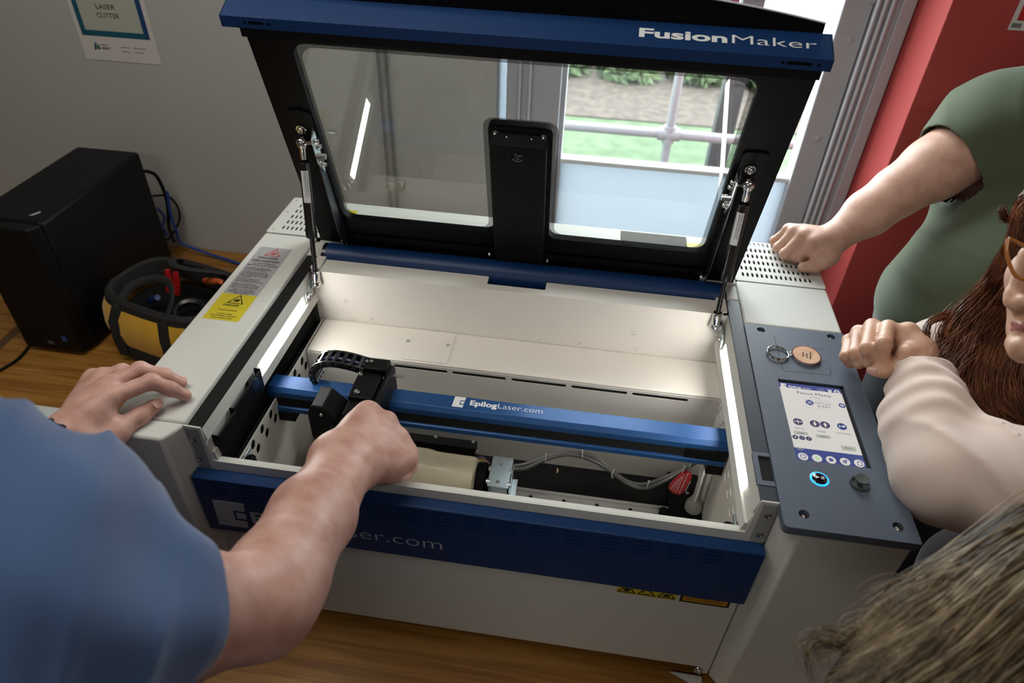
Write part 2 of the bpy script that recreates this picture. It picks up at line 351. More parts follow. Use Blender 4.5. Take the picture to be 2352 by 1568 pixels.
# conduit ------------------------------------------------------------------
cp_ = root('wall_conduit', (-0.4955, YWALL-0.013, -0.001), 'grey painted metal conduit pipe clamped to the back wall', 'pipe')
CPM = mat('conduit_paint', (0.27, 0.27, 0.275), 0.4, 0.2, bump=0.2, bscale=80, var=0.08, vscale=30)
MB().cyl((-0.4955, YWALL-0.013, 0.0), (-0.4955, YWALL-0.013, CEIL), 0.0115, 20).build('pipe', CPM, cp_)
zc = at(905, 424, y=YWALL-0.013)[2]
cl = MB(); cl.cyl((-0.4955, YWALL-0.013, zc-0.011), (-0.4955, YWALL-0.013, zc+0.011), 0.0140, 20); cl.box(-0.483, -0.462, YWALL-0.014, YWALL-0.001, zc-0.010, zc+0.010)
cl.build('clamp', mat('clamp_metal', (0.40, 0.39, 0.36), 0.4, 0.5, var=0.25, vscale=80), cp_, bevel=0.002)
MB().box(-0.512, -0.509, YWALL-0.016, YWALL-0.001, zc-0.010, zc+0.012).build('clamp_foot', MATS['clamp_metal'], cp_)
bolt(cp_, (-0.4690, YWALL-0.014, zc), (0, -1, 0), 0.006, 0.007)
# outside --------------------------------------------------------------------
GZ = -0.95
def noisy(name, cols, sc, rough=0.9, coords='Object'):
    m = bpy.data.materials.new(name); m.use_nodes = True; N = m.node_tree.nodes; L = m.node_tree.links; b = N['Principled BSDF']; b.inputs['Roughness'].default_value = rough
    tc = N.new('ShaderNodeTexCoord'); n = N.new('ShaderNodeTexNoise'); n.inputs['Scale'].default_value = sc; n.inputs['Detail'].default_value = 8; L.new(tc.outputs[coords], n.inputs['Vector'])
    cr = N.new('ShaderNodeValToRGB'); cr.color_ramp.elements[0].position = 0.36; cr.color_ramp.elements[1].position = 0.64
    cr.color_ramp.elements[0].color = cols[0]+(1,); cr.color_ramp.elements[1].color = cols[-1]+(1,)
    if len(cols) > 2: cr.color_ramp.elements.new(0.5).color = cols[1]+(1,)
    L.new(n.outputs['Fac'], cr.inputs[0]); L.new(cr.outputs[0], b.inputs['Base Color']); return m
GRASS = noisy('lawn_grass', [(0.030, 0.055, 0.022), (0.042, 0.070, 0.032), (0.056, 0.082, 0.044)], 9)
MULCH = noisy('bark_mulch', [(0.030, 0.021, 0.016), (0.045, 0.033, 0.026), (0.062, 0.048, 0.039)], 14)
struct(MB().box(-8, 14, YWALL+0.065, 4.9, GZ-0.05, GZ).build('ground_lawn', GRASS))
struct(MB().box(-8, 14, 4.72, 7.0, GZ-0.05, GZ+0.01).build('ground_mulch', MULCH))
struct(MB().box(-8, 14, 7.0, 30, GZ-0.05, GZ+0.005).build('ground_pavement', mat('pale_pavement', (0.35, 0.35, 0.35), 0.9)))
random.seed(3)
LEAF = noisy('shrub_leaf', [(0.025, 0.045, 0.018), (0.045, 0.075, 0.03), (0.075, 0.11, 0.05)], 5)
def shrub(x, y, r, h, lab):
    b = MB()
    for i in range(1500):
        th = random.uniform(0, 2*math.pi); u_ = random.random()**0.4; ph = math.acos(random.uniform(0, 1))
        c = Vector((x+r*u_*math.sin(ph)*math.cos(th), y+r*u_*math.sin(ph)*math.sin(th), GZ+h*u_*math.cos(ph)+0.03))
        a_ = Vector((random.gauss(0, 1), random.gauss(0, 1), random.gauss(0, 1))).normalized(); s_ = random.uniform(0.03, 0.07)
        bb = a_.orthogonal().normalized()*s_*0.5; a_ = a_*s_
        b.add([c-a_, c+bb, c+a_, c-bb], [(0, 1, 2, 3)])
    tag(b.build('shrub', LEAF, smooth=False), lab, 'shrub', 'low shrubs beyond the lawn')
for k, lab in enumerate(('far left, behind the door mullion', 'left of the railing post', 'directly behind the railing post', 'between the railing post and the dark post', 'behind the dark post')):
    shrub(-1.02+0.64*k, 5.85+0.05*(k % 2), 0.295, 0.42, 'low green shrub beyond the lawn, '+lab)
rl = root('white_railing', (0.35, 2.0, GZ), 'white tubular railing outside the door', 'railing'); RW = mat('white_pipe', (0.16, 0.16, 0.18), 0.35)
p = at(1290, 287, y=2.0); q = at(1690, 321, y=2.0); zr_ = (p[2]+q[2])/2
MB().cyl((-2.2, 2.0, zr_), (3.0, 2.0, zr_), 0.020, 16).build('top_rail', RW, rl)
xr = at(1545, 260, y=2.0)[0]
MB().cyl((xr, 2.0, GZ), (xr, 2.0, 0.70), 0.018, 14).build('railing_post', RW, rl)
MB().cyl((xr-0.045, 2.0, zr_), (xr+0.045, 2.0, zr_), 0.027, 14).cyl((xr, 2.0, zr_-0.035), (xr, 2.0, zr_+0.035), 0.0255, 14).build('railing_cross_fitting', RW, rl)
a = at(1672, 250, y=2.4)
tag(MB().box(a[0]-0.045, a[0]+0.045, 2.36, 2.44, GZ, 2.2).build('dark_post', mat('dark_post_paint', (0.012, 0.014, 0.018), 0.6, var=0.3, vscale=30)), 'dark square post outside the door behind the railing', 'post')
# poster, signs ----------------------------------------------------------------
YP = YWALL-0.0015
po = [at(px, py, y=YP) for px, py in ((202, 134), (372, 151))]
px0, px1, pz = po[0][0]-0.004, po[1][0]+0.0, (po[0][2]+po[1][2])/2
P_ = tag(MB().box(px0, px1, YP, YP+0.001, pz, pz+0.276).build('wall_poster', mat('poster_paper', (0.60, 0.57, 0.56), 0.5)), 'white paper sign reading LASER CUTTER on the grey wall', 'poster')
pw = px1-px0
TE = mat('poster_teal', (0.006, 0.085, 0.13), 0.5); TB = mat('poster_blue', (0.008, 0.05, 0.15), 0.5)
def PR(n, a0, a1, z0, z1, m, k=1): return MB().box(px0+pw*a0, px0+pw*a1, YP-0.0003*k, YP, pz+z0, pz+z1).build(n, m, P_)
PR('poster_border', 0.055, 0.94, 0.060, 0.272, TE)
PR('poster_border', 0.88, 0.94, 0.060, 0.272, TB, 1.5)
PR('poster_field', 0.12, 0.875, 0.074, 0.262, mat('poster_cream', (0.42, 0.44, 0.38), 0.6), 2)
def PT(s, a0, a1, z, h, m, bd=0.0): text(s, 'poster_lettering', m, P_, (px0+pw*a0, YP-0.0007, pz+z), (px0+pw*a1, YP-0.0007, pz+z), (0, 0, 1), h, bd)
PT('LASER', 0.355, 0.60, 0.126, 0.0115, BLACKP, 0.006); PT('CUTTER', 0.335, 0.625, 0.106, 0.0115, BLACKP, 0.006)
PT('LIBRARY', 0.255, 0.375, 0.029, 0.0055, BLACKP, 0.01); PT('PUBLIC', 0.255, 0.36, 0.0375, 0.004, TB)
for a0, a1, z in ((0.52, 0.63, 0.0355), (0.52, 0.63, 0.025), (0.69, 0.84, 0.0355), (0.69, 0.80, 0.025)): PR('poster_small_print', a0, a1, z, z+0.0022, mat('print_grey', (0.2, 0.2, 0.2), 0.6))
plate('poster_emblem', [[(0, 0), (0.004, 0.016), (0.010, 0.022), (0.008, 0.012), (0.007, 0.004)]], 0.0002, TB, P_, (px0+pw*0.155, YP-0.0004, pz+0.024), (1, 0, 0), (0, 0, 1))
plate('poster_emblem', [[(0.008, 0.004), (0.011, 0.019), (0.016, 0.012), (0.018, 0.003)]], 0.0002, mat('emblem_green', (0.04, 0.13, 0.07), 0.5), P_, (px0+pw*0.155, YP-0.0004, pz+0.024), (1, 0, 0), (0, 0, 1))
YR = 0.7185
c0 = at(2315, 66, y=YR); fs = tag(MB().box(c0[0], c0[0]+0.16, YR, YR+0.001, c0[2]-0.002, c0[2]+0.2).build('fire_notice', mat('notice_white', (0.62, 0.62, 0.62), 0.5)), 'white and red safety notice on the dark red wall', 'notice')
MB().box(c0[0]+0.009, c0[0]+0.15, YR-0.0004, YR, c0[2]+0.016, c0[2]+0.19).build('notice_red_field', mat('notice_red', (0.45, 0.012, 0.012), 0.5), fs)
for k in range(9): MB().box(c0[0]+0.004+k*0.002, c0[0]+0.005+k*0.002, YR-0.0004, YR, c0[2]+0.003, c0[2]+0.011).build('notice_small_print', BLACKP, fs)
c1 = at(2300, 192, y=YR); tag(MB().box(c1[0]-0.018, c1[0]+0.05, YR-0.02, YR, c1[2]-0.02, c1[2]+0.006).build('wall_bracket', MATTE, bevel=0.004), 'small black bracket on the dark red wall above the green shoulder', 'bracket')
# ================================================================ laser cutter
XA, XB, XC, XG, XE, XF = -0.567, -0.4602, -0.4395, 0.2985, 0.3211, 0.480
XM = -0.4642; YF, YV, YB = -0.2612, 0.2451, 0.3907
ZT, ZS, ZR, ZC = 0.4536, 0.4506, 0.388, 0.3712
M = root('laser_cutter', (-0.05, 0.05, 0.0), 'large open grey and blue laser engraving machine standing on the wooden table', 'laser cutter')
# wings -------------------------------------------------------------
def wing(name, poly, z0, z1):
    b = MB(); b.prism([(x, y, z0) for x, y in poly], (0, 0, z1-z0)); return b.build(name, BEIGE, M, bevel=0.004, seg=3)
wing('left_side_cabinet', [(XA, -0.2555), (XM, -0.2555), (XM, YV-0.001), (XA, YV-0.001)], 0.012, ZT)
wing('left_front_cap', [(XA, -0.2900), (-0.4790, -0.2900), (XM, -0.2620), (XM, -0.2567), (XA, -0.2567)], 0.012, ZT)
wing('right_side_cabinet', [(0.3235, -0.255), (0.478, -0.255), (0.478, 0.1125), (0.3235, 0.1125)], 0.012, ZT-0.013)
wing('right_rear_cover', [(XE, 0.1145), (XF, 0.1145), (XF, YV-0.001), (XE, YV-0.001)], 0.05, ZT)
wing('right_front_cap', [(0.3235, -0.2565), (0.478, -0.2565), (0.478, -0.2900), (0.345, -0.2900), (0.3235, -0.2640)], 0.012, ZT-0.013)
MB().box(XA+0.002, XF-0.002, YV, YB-0.002, 0.012, ZT-0.012).build('rear_body', mat('rear_body_grey', (0.45, 0.46, 0.44), 0.5), M)
# blue sheet edge showing under the rear covers
MB().box(XA-0.0015, XA, 0.10, YB, 0.05, 0.438).build('blue_side_skin', BLUE, M); MB().box(XF, XF+0.0015, 0.02, YB, 0.05, 0.438).build('blue_side_skin', BLUE, M)
# vent plates --------------------------------------------------------
def vents(x0, x1, hx0, hx1, nx):
    loops = [rrect(x0, x1, YV+0.0008, YB, 0.004)]
    ny = 6; hy0, hy1 = 0.268, 0.380
    for j in range(ny):
        for i in range(nx):
            cx = hx0+(hx1-hx0)*i/(nx-1); cy = hy0+(hy1-hy0)*j/(ny-1)
            loops.append(rrect(cx-0.0021, cx+0.0021, cy-0.0065, cy+0.0065, 0.0021, 3))
    return plate('vent_plate', loops, 0.002, BEIGE, M, (0, 0, ZT), (1, 0, 0), (0, 1, 0))
vents(XA, -0.455, -0.541, -0.470, 9); vents(XE, XF, 0.3365, 0.456, 15)
MB().box(XA+0.004, -0.457, YV+0.004, YB-0.004, ZT-0.0118, ZT-0.009).build('vent_backing', HOLE, M); MB().box(XE+0.004, XF-0.004, YV+0.004, YB-0.004, ZT-0.0118, ZT-0.009).build('vent_backing', HOLE, M)
for x, y in ((-0.556, 0.262), (-0.556, 0.33), (-0.556, 0.38), (0.470, 0.262), (0.4705, 0.378)): screw(M, (x, y, ZT), (0, 0, 1), 0.0038, 0.0012, BEIGE)
# rear top deck behind the hinge ---------------------------------------
MB().box(-0.455, XE, 0.232, YB, ZT-0.012, ZT-0.0005).build('rear_top_deck', BEIGE, M, bevel=0.002)
MB().box(XM, -0.4375, 0.186, 0.2335, 0.36, 0.4500).build('hinge_cheek', BEIGE, M, bevel=0.002); MB().box(0.3005, XE, 0.186, 0.2335, 0.36, 0.4500).build('hinge_cheek', BEIGE, M, bevel=0.002)
# side rails: strip, slanting face with the lamp channel ----------------------
def side(x_top, x_bot, xs0, xs1, sgn, strip_m):
    y0, y1 = YF+0.003, 0.1372
    # body under the strip
    MB().box(min(xs0, xs1), max(xs0, xs1), YF, 0.1855, 0.012, ZS-0.003).build('side_rail', BEIGE, M)
    f = MB(); zt_, z1, z2, zb = ZS-0.002, 0.4265, 0.4035, ZR
    def X(z): return x_top + (x_bot-x_top)*(zt_-z)/(zt_-zb)
    g = -sgn*0.0035
    pr = [(X(zt_)-sgn*0.0015, zt_), (X(zt_), zt_), (X(z1), z1), (X(z1)+g, z1), (X(z2)+g, z2), (X(z2), z2), (X(zb), zb), (X(zb)-sgn*0.004, zb)]
    pr = pr + [(xs0 if False else X(zb)-sgn*0.004-sgn*0.004, zb), (X(zt_)-sgn*0.0015-sgn*0.004, zt_)]
    f.prism([(x, y0, z) for x, z in pr], (0, y1-y0, 0)); f.build('lamp_channel', BEIGE, M, smooth=False)
    yl0, yl1 = (-0.085 if sgn > 0 else -0.20), 0.088
    l = MB(); l.prism2([(X(z1-0.001)-sgn*0.0002, yl0, z1-0.001), (X(z1-0.001)-sgn*0.003, yl0, z1-0.001), (X(z2+0.001)-sgn*0.003, yl0, z2+0.001), (X(z2+0.001)-sgn*0.0002, yl0, z2+0.001)],
                       [(X(z1-0.001)-sgn*0.0002, yl1, z1-0.001), (X(z1-0.001)-sgn*0.003, yl1, z1-0.001), (X(z2+0.001)-sgn*0.003, yl1, z2+0.001), (X(z2+0.001)-sgn*0.0002, yl1, z2+0.001)])
    o = l.build('lamp_strip', LED, M, smooth=False); o['label'] = 'glowing white lamp strip'
side(XC, -0.4308, XM, XC-0.004, 1, STRIP); side(XG, 0.2868, XE, XG+0.004, -1, STRIPB)
MB().box(XM+0.003, XC, YF+0.001, 0.185, ZS-0.003, ZS).build('seal_strip', STRIP, M, bevel=0.0006)
MB().box(XG, XE-0.0005, -0.1735, 0.183, ZS-0.003, ZS).build('seal_strip', STRIPB, M, bevel=0.0006)
MB().box(XG, XE-0.0005, YF+0.001, -0.2335, ZS-0.003, ZS).build('seal_strip', STRIPB, M, bevel=0.0006)
plate('interlock_frame', [rrect(XG-0.0005, XE, -0.2325, -0.1745, 0.0015), rrect(XG+0.006, XE-0.0005, -0.2245, -0.1815, 0.001)], 0.006, PANEL, M, (0, 0, ZS+0.0005), (1, 0, 0), (0, 1, 0), bevel=0.0006)
MB().box(XG+0.006, XE-0.001, -0.2245, -0.1815, ZS-0.0032, ZS-0.0022).build('interlock_recess', STRIP, M)
# front frame -----------------------------------------------------------------
fr = [(XM, 0.300), (XM, ZT), (XC, ZT-0.001), (-0.4370, ZR), (0.2935, ZR), (0.2985, ZT-0.001), (XE, ZT-0.001), (XE, 0.300)]
plate('front_frame', [fr], 0.0022, BEIGE, M, (0, YF, 0), (1, 0, 0), (0, 0, 1), bevel=0.0004)
MB().box(XM+0.003, XE-0.003, YF+0.0022, YF+0.010, 0.30, ZR).build('front_rail', BEIGE, M, bevel=0.0006)
for px, py in ((442, 1009), (457, 1053), (1766, 1185), (1747, 1228)):
    screw(M, at(px, py, y=YF-0.0002), (0, -1, 0), 0.0056, 0.0012)
MB().box(-0.462, 0.314, YF+0.0002, YF+0.003, 0.030, 0.36).build('front_panel', BEIGE, M)
MB().box(0.3155, 0.3225, YF+0.0015, YF+0.003, 0.016, 0.30).build('front_corner_post', BEIGE, M)
ft = MB(); p = [at(1540, 1541, z=0.006), at(1612, 1553, z=0.006), at(1612, 1585, z=0.006), at(1590, 1570, z=0.006)]
ft.prism([(q[0], q[1], 0.002) for q in p], (0, 0, 0.004)); ft.build('foot_bracket', BEIGE, M)
bolt(M, at(1604, 1538, y=YF-0.001), (0, -1, 0.2), 0.0055, 0.006)
for x_, y_ in ((-0.50, -0.20), (0.41, -0.20), (-0.50, 0.32), (0.41, 0.32)): MB().box(x_-0.02, x_+0.02, y_-0.02, y_+0.02, 0, 0.0115).build('foot_pad', MATTE, M)
MB().box(-0.44, 0.29, -0.24, 0.36, 0.004, 0.0115).build('base_tray', MATTE, M)
# blue front cover ----------------------------------------------------------------
YC = -0.2810
loops = [rrect(-0.4642, 0.3212, 0.2547, 0.3712, 0.001)]
gx = [at(px, 1200, y=YC)[0] for px in (1020,)][0]
x_first, x_last, ng = -0.4310, 0.2580, 16
for i in range(ng):
    cx = x_first + (x_last-x_first)*i/(ng-1)
    for z in (0.3640, 0.3560, 0.3480, 0.3400): loops.append(rrect(cx-0.0130, cx+0.0130, z-0.0014, z+0.0014, 0.001, 2))
plate('front_cover', loops, 0.0022, BLUE, M, (0, YC, 0), (1, 0, 0), (0, 0, 1), bevel=0.0005)
MB().box(-0.462, 0.3192, YC+0.0022, YF-0.0003, 0.3690, 0.3712).build('front_cover_top', BLUE, M, bevel=0.0018)
MB().box(-0.4642, -0.4620, YC+0.0006, YF-0.0003, 0.2547, 0.371).build('front_cover_side', BLUE, M); MB().box(0.319, 0.3212, YC+0.0006, YF-0.0003, 0.2547, 0.371).build('front_cover_side', BLUE, M)
MB().box(-0.46, 0.317, YC+0.0065, YC+0.0075, 0.258, 0.367).build('louvre_backing', mat('louvre_dark_blue', (0.004, 0.012, 0.035), 0.5), M)
# the big emblem and lettering on the cover
def emblem(parent, O, X, Y, w, h, m, name='emblem', th=0.0003):
    E1 = [(0.0, 0.0), (1.0, 0.0), (1.0, 0.22), (0.50, 0.22), (0.50, 0.80), (1.0, 0.80), (1.0, 1.0), (0.0, 1.0)]
    E1 = [(0, 0), (0.95, 0), (0.95, 0.24), (0.48, 0.24), (0.48, 0.68), (0.95, 0.68), (1.0, 1.0), (0.08, 1.0)]
    E2 = [(0.56, 0.34), (0.95, 0.34), (0.95, 0.58), (0.56, 0.58)]
    return plate(name, [[(x*w, y*h) for x, y in E1], [(x*w, y*h) for x, y in E2]], th, m, parent, O, X, Y, off=th)
def emb2(parent, O, X, Y, w, h, m, name='emblem', th=0.0003):
    a = [(0.0, 0.0), (0.92, 0.0), (0.94, 0.27), (0.58, 0.27), (0.60, 0.68), (0.97, 0.68), (1.0, 1.0), (0.06, 1.0)]
    b = [(0.66, 0.37), (0.95, 0.37), (0.96, 0.59), (0.67, 0.59)]
    g = 0
    cu = bpy.data.curves.new(name, 'CURVE'); cu.dimensions = '2D'; cu.fill_mode = 'BOTH'; cu.extrude = th/2
    for lp in (a, b):
        sp = cu.splines.new('POLY'); sp.points.add(len(lp)-1); sp.use_cyclic_u = True
        for i, p in enumerate(lp): sp.points[i].co = (p[0]*w, p[1]*h, 0, 1)
    Xv = Vector(tuple(X)); Z = Xv.cross(Vector(tuple(Y))).normalized()
    return from_curve(cu, name, m, parent, Vector(tuple(O))+Z*th/2, X, Y)
CU = M
e0 = at(505, 1222, y=YC-0.0002)
emb2(M, (-0.4475, YC-0.0001, 0.268), (1, 0, 0), (0, 0, 1), 0.050, 0.058, SILVERP, 'cover_emblem')
text('Epilog', 'cover_lettering', SILVERP, M, (-0.392, YC-0.0001, 0.2845), (-0.288, YC-0.0001, 0.2845), (0, 0, 1), 0.026, bold=0.03)
text('Laser.com', 'cover_lettering', SILVERP, M, (-0.2850, YC-0.0001, 0.2830), at(1016, 1263, y=YC-0.0001)*np.array([1, 1, 0])+np.array([0, 0, 0.2830]), (0, 0, 1), 0.0262, bold=-0.012)
# warning labels under the cover --------------------------------------------------
def tri(name, parent, c, X, Y, s, w, m, th=0.0003, hh=0.87):
    o = [(-s/2, 0), (s/2, 0), (0, s*hh)]; k = w/s
    ii = [(-s/2+w*1.9, w), (s/2-w*1.9, w), (0, s*hh-w*2.1)]
    return plate(name, [o, ii], th, m, parent, c, X, Y, off=th)
x0 = at(1417, 1352, y=YF)[0]; x1 = at(1552, 1376, y=YF)[0]
zl = at(1552, 1378, y=YF)[2]; YL = YF-0.0001
lab = MB().box(x0, x1, YL-0.0004, YL, zl, 0.30).build('laser_warning_label', YELLOW, M); lab['label'] = 'yellow label with three black warning triangles'
wd = (x1-x0)/3
for i in range(3):
    c = (x0+wd*(i+0.5), YL-0.0005, zl+0.0025)
    t_ = tri('warning_triangle', M, c, (1, 0, 0), (0, 0, 1), wd*0.94, 0.0016, BLACKP)
    cc = Vector(c)+Vector((0, 0, wd*0.26))
    if i == 0:
        loops = [[(math.cos(a)*r, math.sin(a)*r) for a, r in [(2*math.pi*k/24, 0.0062 if k % 2 else 0.0035) for k in range(24)]]]
        plate('sunburst_mark', loops, 0.0003, BLACKP, M, cc, (1, 0, 0), (0, 0, 1), off=0.0003)
    elif i == 1:
        plate('disc_mark', [circ(0, 0, 0.0058), circ(0, 0, 0.0048)], 0.0003, BLACKP, M, cc, (1, 0, 0), (0, 0, 1), off=0.0003)
    else:
        plate('flame_mark', [[(-0.005, -0.004), (0.006, -0.004), (0.004, -0.0025), (0.006, 0.002), (0.003, 0.0), (0.003, 0.006), (0, 0.001), (-0.001, 0.004), (-0.004, 0.001), (-0.004, -0.002)]], 0.0003, BLACKP, M, cc, (1, 0, 0), (0, 0, 1), off=0.0003)
x2 = at(1560, 1378, y=YF)[0]; x3 = at(1674, 1393, y=YF)[0]; z2 = at(1674, 1396, y=YF)[2]
MB().box(x2, x3, YL-0.0004, YL, z2, 0.30).build('exposure_label', mat('label_black', (0.015, 0.013, 0.01), 0.5), M)['label'] = 'orange label with a thick black border'
MB().box(x2+0.004, x3-0.004, YL-0.0006, YL-0.0004, z2+0.004, 0.30).build('exposure_label_field', mat('label_orange', (0.50, 0.25, 0.01), 0.5), M)
text('AVOID EYE OR SKIN EXPOSURE TO', 'exposure_lettering', BLACKP, M, (x2+0.009, YL-0.0006, z2+0.0135), (x3-0.009, YL-0.0006, z2+0.0135), (0, 0, 1), 0.0028, 0.02)
text('DIRECT OR SCATTERED RADIATION', 'exposure_lettering', BLACKP, M, (x2+0.009, YL-0.0006, z2+0.0085), (x3-0.009, YL-0.0006, z2+0.0085), (0, 0, 1), 0.0028, 0.02)
# interior tub -----------------------------------------------------------------------
YW = 0.1372
bw = [(-0.4330, 0.05), (0.3060, 0.05), (0.3060, ZS-0.0005), (-0.4330, ZS-0.0005)]
MB().box(-0.4360, 0.3060, YW, YW+0.003, 0.05, 0.4475).build('interior_back_wall', INNER, M)
nx0, nx1 = -0.1195, -0.0160
flange = [(-0.4300, 0.1365, 0), (0.2900, 0.1365, 0), (0.2900, 0.1772, 0.0), (nx1, 0.1772, 0.003), (nx1, 0.1530, 0.003), (nx0, 0.1530, 0.003), (nx0, 0.1772, 0.003), (-0.4300, 0.1772, 0)]
plate('rear_flange', [rpoly(flange)], 0.003, INNER, M, (0, 0, ZS), (1, 0, 0), (0, 1, 0), bevel=0.0008)
MB().box(nx0, nx1, 0.1545, 0.158, 0.415, 0.4475).build('flange_notch_wall', INNER, M)
MB().box(-0.4385, -0.4215, 0.1400, 0.1800, ZS, ZS+0.005).build('flange_end_block', INNER, M, bevel=0.0015); MB().box(0.2790, 0.2960, 0.1400, 0.1800, ZS, ZS+0.005).build('flange_end_block', INNER, M, bevel=0.0015)
MB().box(-0.433, 0.306, YF+0.010, YW, 0.045, 0.05).build('tub_floor', INNER, M)
MB().box(-0.436, 0.305, YF+0.010, YF+0.0115, 0.05, 0.386).build('tub_front_wall', INNER, M)
# side plates with punched spiral pattern
def side_plate(x, sgn):
    zt, zb = 0.3450, 0.05
    loops = [[(YF+0.0115, zb), (YW-0.001, zb), (YW-0.001, zt), (YF+0.0115, zt)]]
    cy = -0.205
    while cy < 0.12:
        for dy, dz in ((-0.0055, 0.0125), (0.0050, -0.0065)):
            loops.append([(cy+dy+0.0074*math.cos(a)*1.0, 0.320+dz+0.0092*math.sin(a)) for a in [2*math.pi*k/14 for k in range(14)]])
        cy += 0.0335
    loops.append([(-0.239, 0.318), (-0.228, 0.334), (-0.217, 0.318), (-0.228, 0.300)])
    plate('side_plate', loops, 0.0022, INNER, M, (x, 0, 0), (0, 1, 0), (0, 0, 1), off=0.0022 if sgn > 0 else 0.0)
    xb = x-0.006*sgn
    MB().box(min(xb, xb-0.001*sgn), max(xb, xb-0.001*sgn), YF+0.012, YW-0.002, 0.06, 0.343).build('side_cavity', HOLE, M)
    em = [(-0.2335, 0.318), (-0.228, 0.3265), (-0.2225, 0.318), (-0.225, 0.3145), (-0.228, 0.3195), (-0.2305, 0.316)]
    xe = x-0.003*sgn
    plate('side_emblem', [em], 0.001, INNER, M, (xe, 0, 0), (0, 1, 0), (0, 0, 1))
side_plate(-0.4295, 1); side_plate(0.3030, -1)
# pleated black bellows above the side plates
def bellows(x, sgn):
    b = MB(); n = 60; y0 = YF+0.012; y1 = YW-0.001
    for i in range(n):
        a = y0+(y1-y0)*i/n; c = y0+(y1-y0)*(i+0.5)/n; d = y0+(y1-y0)*(i+1)/n
        b.prism([(x, a, 0.335), (x+sgn*0.002, c, 0.335), (x, d, 0.335), (x-sgn*0.002, c, 0.335)], (0, 0, 0.0525))
    b.build('bellows', MATTE, M, smooth=False)
bellows(-0.4412, 1); bellows(0.3055, -1)
# bracket and cable guard hung on the left channel
g = MB(); xx = -0.4270
for (a, b_) in (((470, 1022), (541, 932)), ((537, 922), (597, 843))):
    p = at(*a, x=xx); q = at(*b_, x=xx)
    p = np.array([p[0], max(p[1], YF+0.014), p[2]])
    g.box(xx-0.003, xx, p[1], q[1], 0.3885, 0.4230 if a[0] == 470 else 0.4280)
    g.box(xx-0.0110, xx, p[1]-0.001, p[1]+0.001, 0.3885, 0.4260)
g.box(-0.438, xx, q[1]-0.002, q[1], 0.3885, 0.4300)
g.build('cable_guard', BLACK, M, bevel=0.001)
q = at(580, 868, x=-0.430); MB().cyl((-0.438, q[1], 0.415), (-0.4265, q[1], 0.415), 0.0115, 24).build('magnet_catch', GLOSSB, M, bevel=0.001)
# hinged dowel clamp in the front corners
for px, py, x_ in ((573, 1052, -0.424), (1675, 1208, 0.292)):
    p = at(px, py, z=0.338); b = MB(); b.cyl((p[0], p[1], 0.325), (p[0], p[1], 0.337), 0.0095, 20); b.cyl((p[0], p[1], 0.337), (p[0], p[1], 0.339), 0.006, 16)
    b.box(p[0]-0.004 if px > 1000 else p[0]-0.014, p[0]+0.014 if px > 1000 else p[0]+0.004, p[1]-0.003, p[1]+0.003, 0.325, 0.334)
    b.build('corner_pivot', GLOSSB, M, bevel=0.0008)
    MB().cyl((p[0]+(0.010 if px > 1000 else -0.010), p[1]-0.005, 0.335), (p[0]+(0.010 if px > 1000 else -0.010), p[1]+0.022, 0.336), 0.003, 12).build('pivot_pin', ZINC, M)
# rear duct box ------------------------------------------------------------------
ZD = 0.345
MB().box(-0.4255, 0.3012, 0.0435, YW-0.0005, 0.07, ZD).build('exhaust_duct', INNER, M, bevel=0.002, seg=3)
loops = [rrect(-0.4252, 0.3010, 0.07, ZD-0.0035, 0)]
ys = 0.0415
sl = [((905, 841), (1028, 857)), ((1038, 858), (1162, 875)), ((1174, 875), (1300, 890)), ((1311, 891), (1440, 907)), ((1451, 907), (1580, 922))]
lo = []
for a, b_ in sl:
    p = at(*a, y=ys); q = at(*b_, y=ys); zc = 0.3325; lo.append(rrect(p[0], q[0], zc-0.0034, zc+0.0034, 0.0032, 4))
d_ = lo[0]; w_ = 0.0815
lo.insert(0, rrect(p[0]*0-0.385, -0.305, 0.3325-0.0034, 0.3325+0.0034, 0.0032, 4))
plate('duct_front', loops+lo, 0.0016, INNER, M, (0, ys, 0), (1, 0, 0), (0, 0, 1), off=0.0)
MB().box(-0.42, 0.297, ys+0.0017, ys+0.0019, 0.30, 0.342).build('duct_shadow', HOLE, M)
pa = [at(px, py, z=ZD) for px, py in ((958, 757), (1047, 768), (1027, 839), (911, 826))]
b = MB(); x0, x1 = (pa[0][0]+pa[3][0])/2, (pa[1][0]+pa[2][0])/2
b.box(x0, x1, 0.0475, YW-0.003, ZD, ZD+0.0014); b.build('access_plate', INNER, M, bevel=0.0005)
screw(M, at(937, 783, z=ZD+0.0014), (0, 0, 1), 0.0035, 0.0018, ZINC); screw(M, at(1029, 793, z=ZD+0.0014), (0, 0, 1), 0.0035, 0.0018, ZINC)
for px, py in ((794, 691), (814, 732), (854, 732), (1243, 777), (1332, 787), (1456, 765), (1462, 801)):
    p = at(px, py, y=YW); b = MB(); b.lathe(p, (0, -1, 0), [(0.0042, 0), (0.0042, 0.0016), (0.002, 0.002), (0.002, 0.0004)], 14); b.build('rivet', INNER, M)
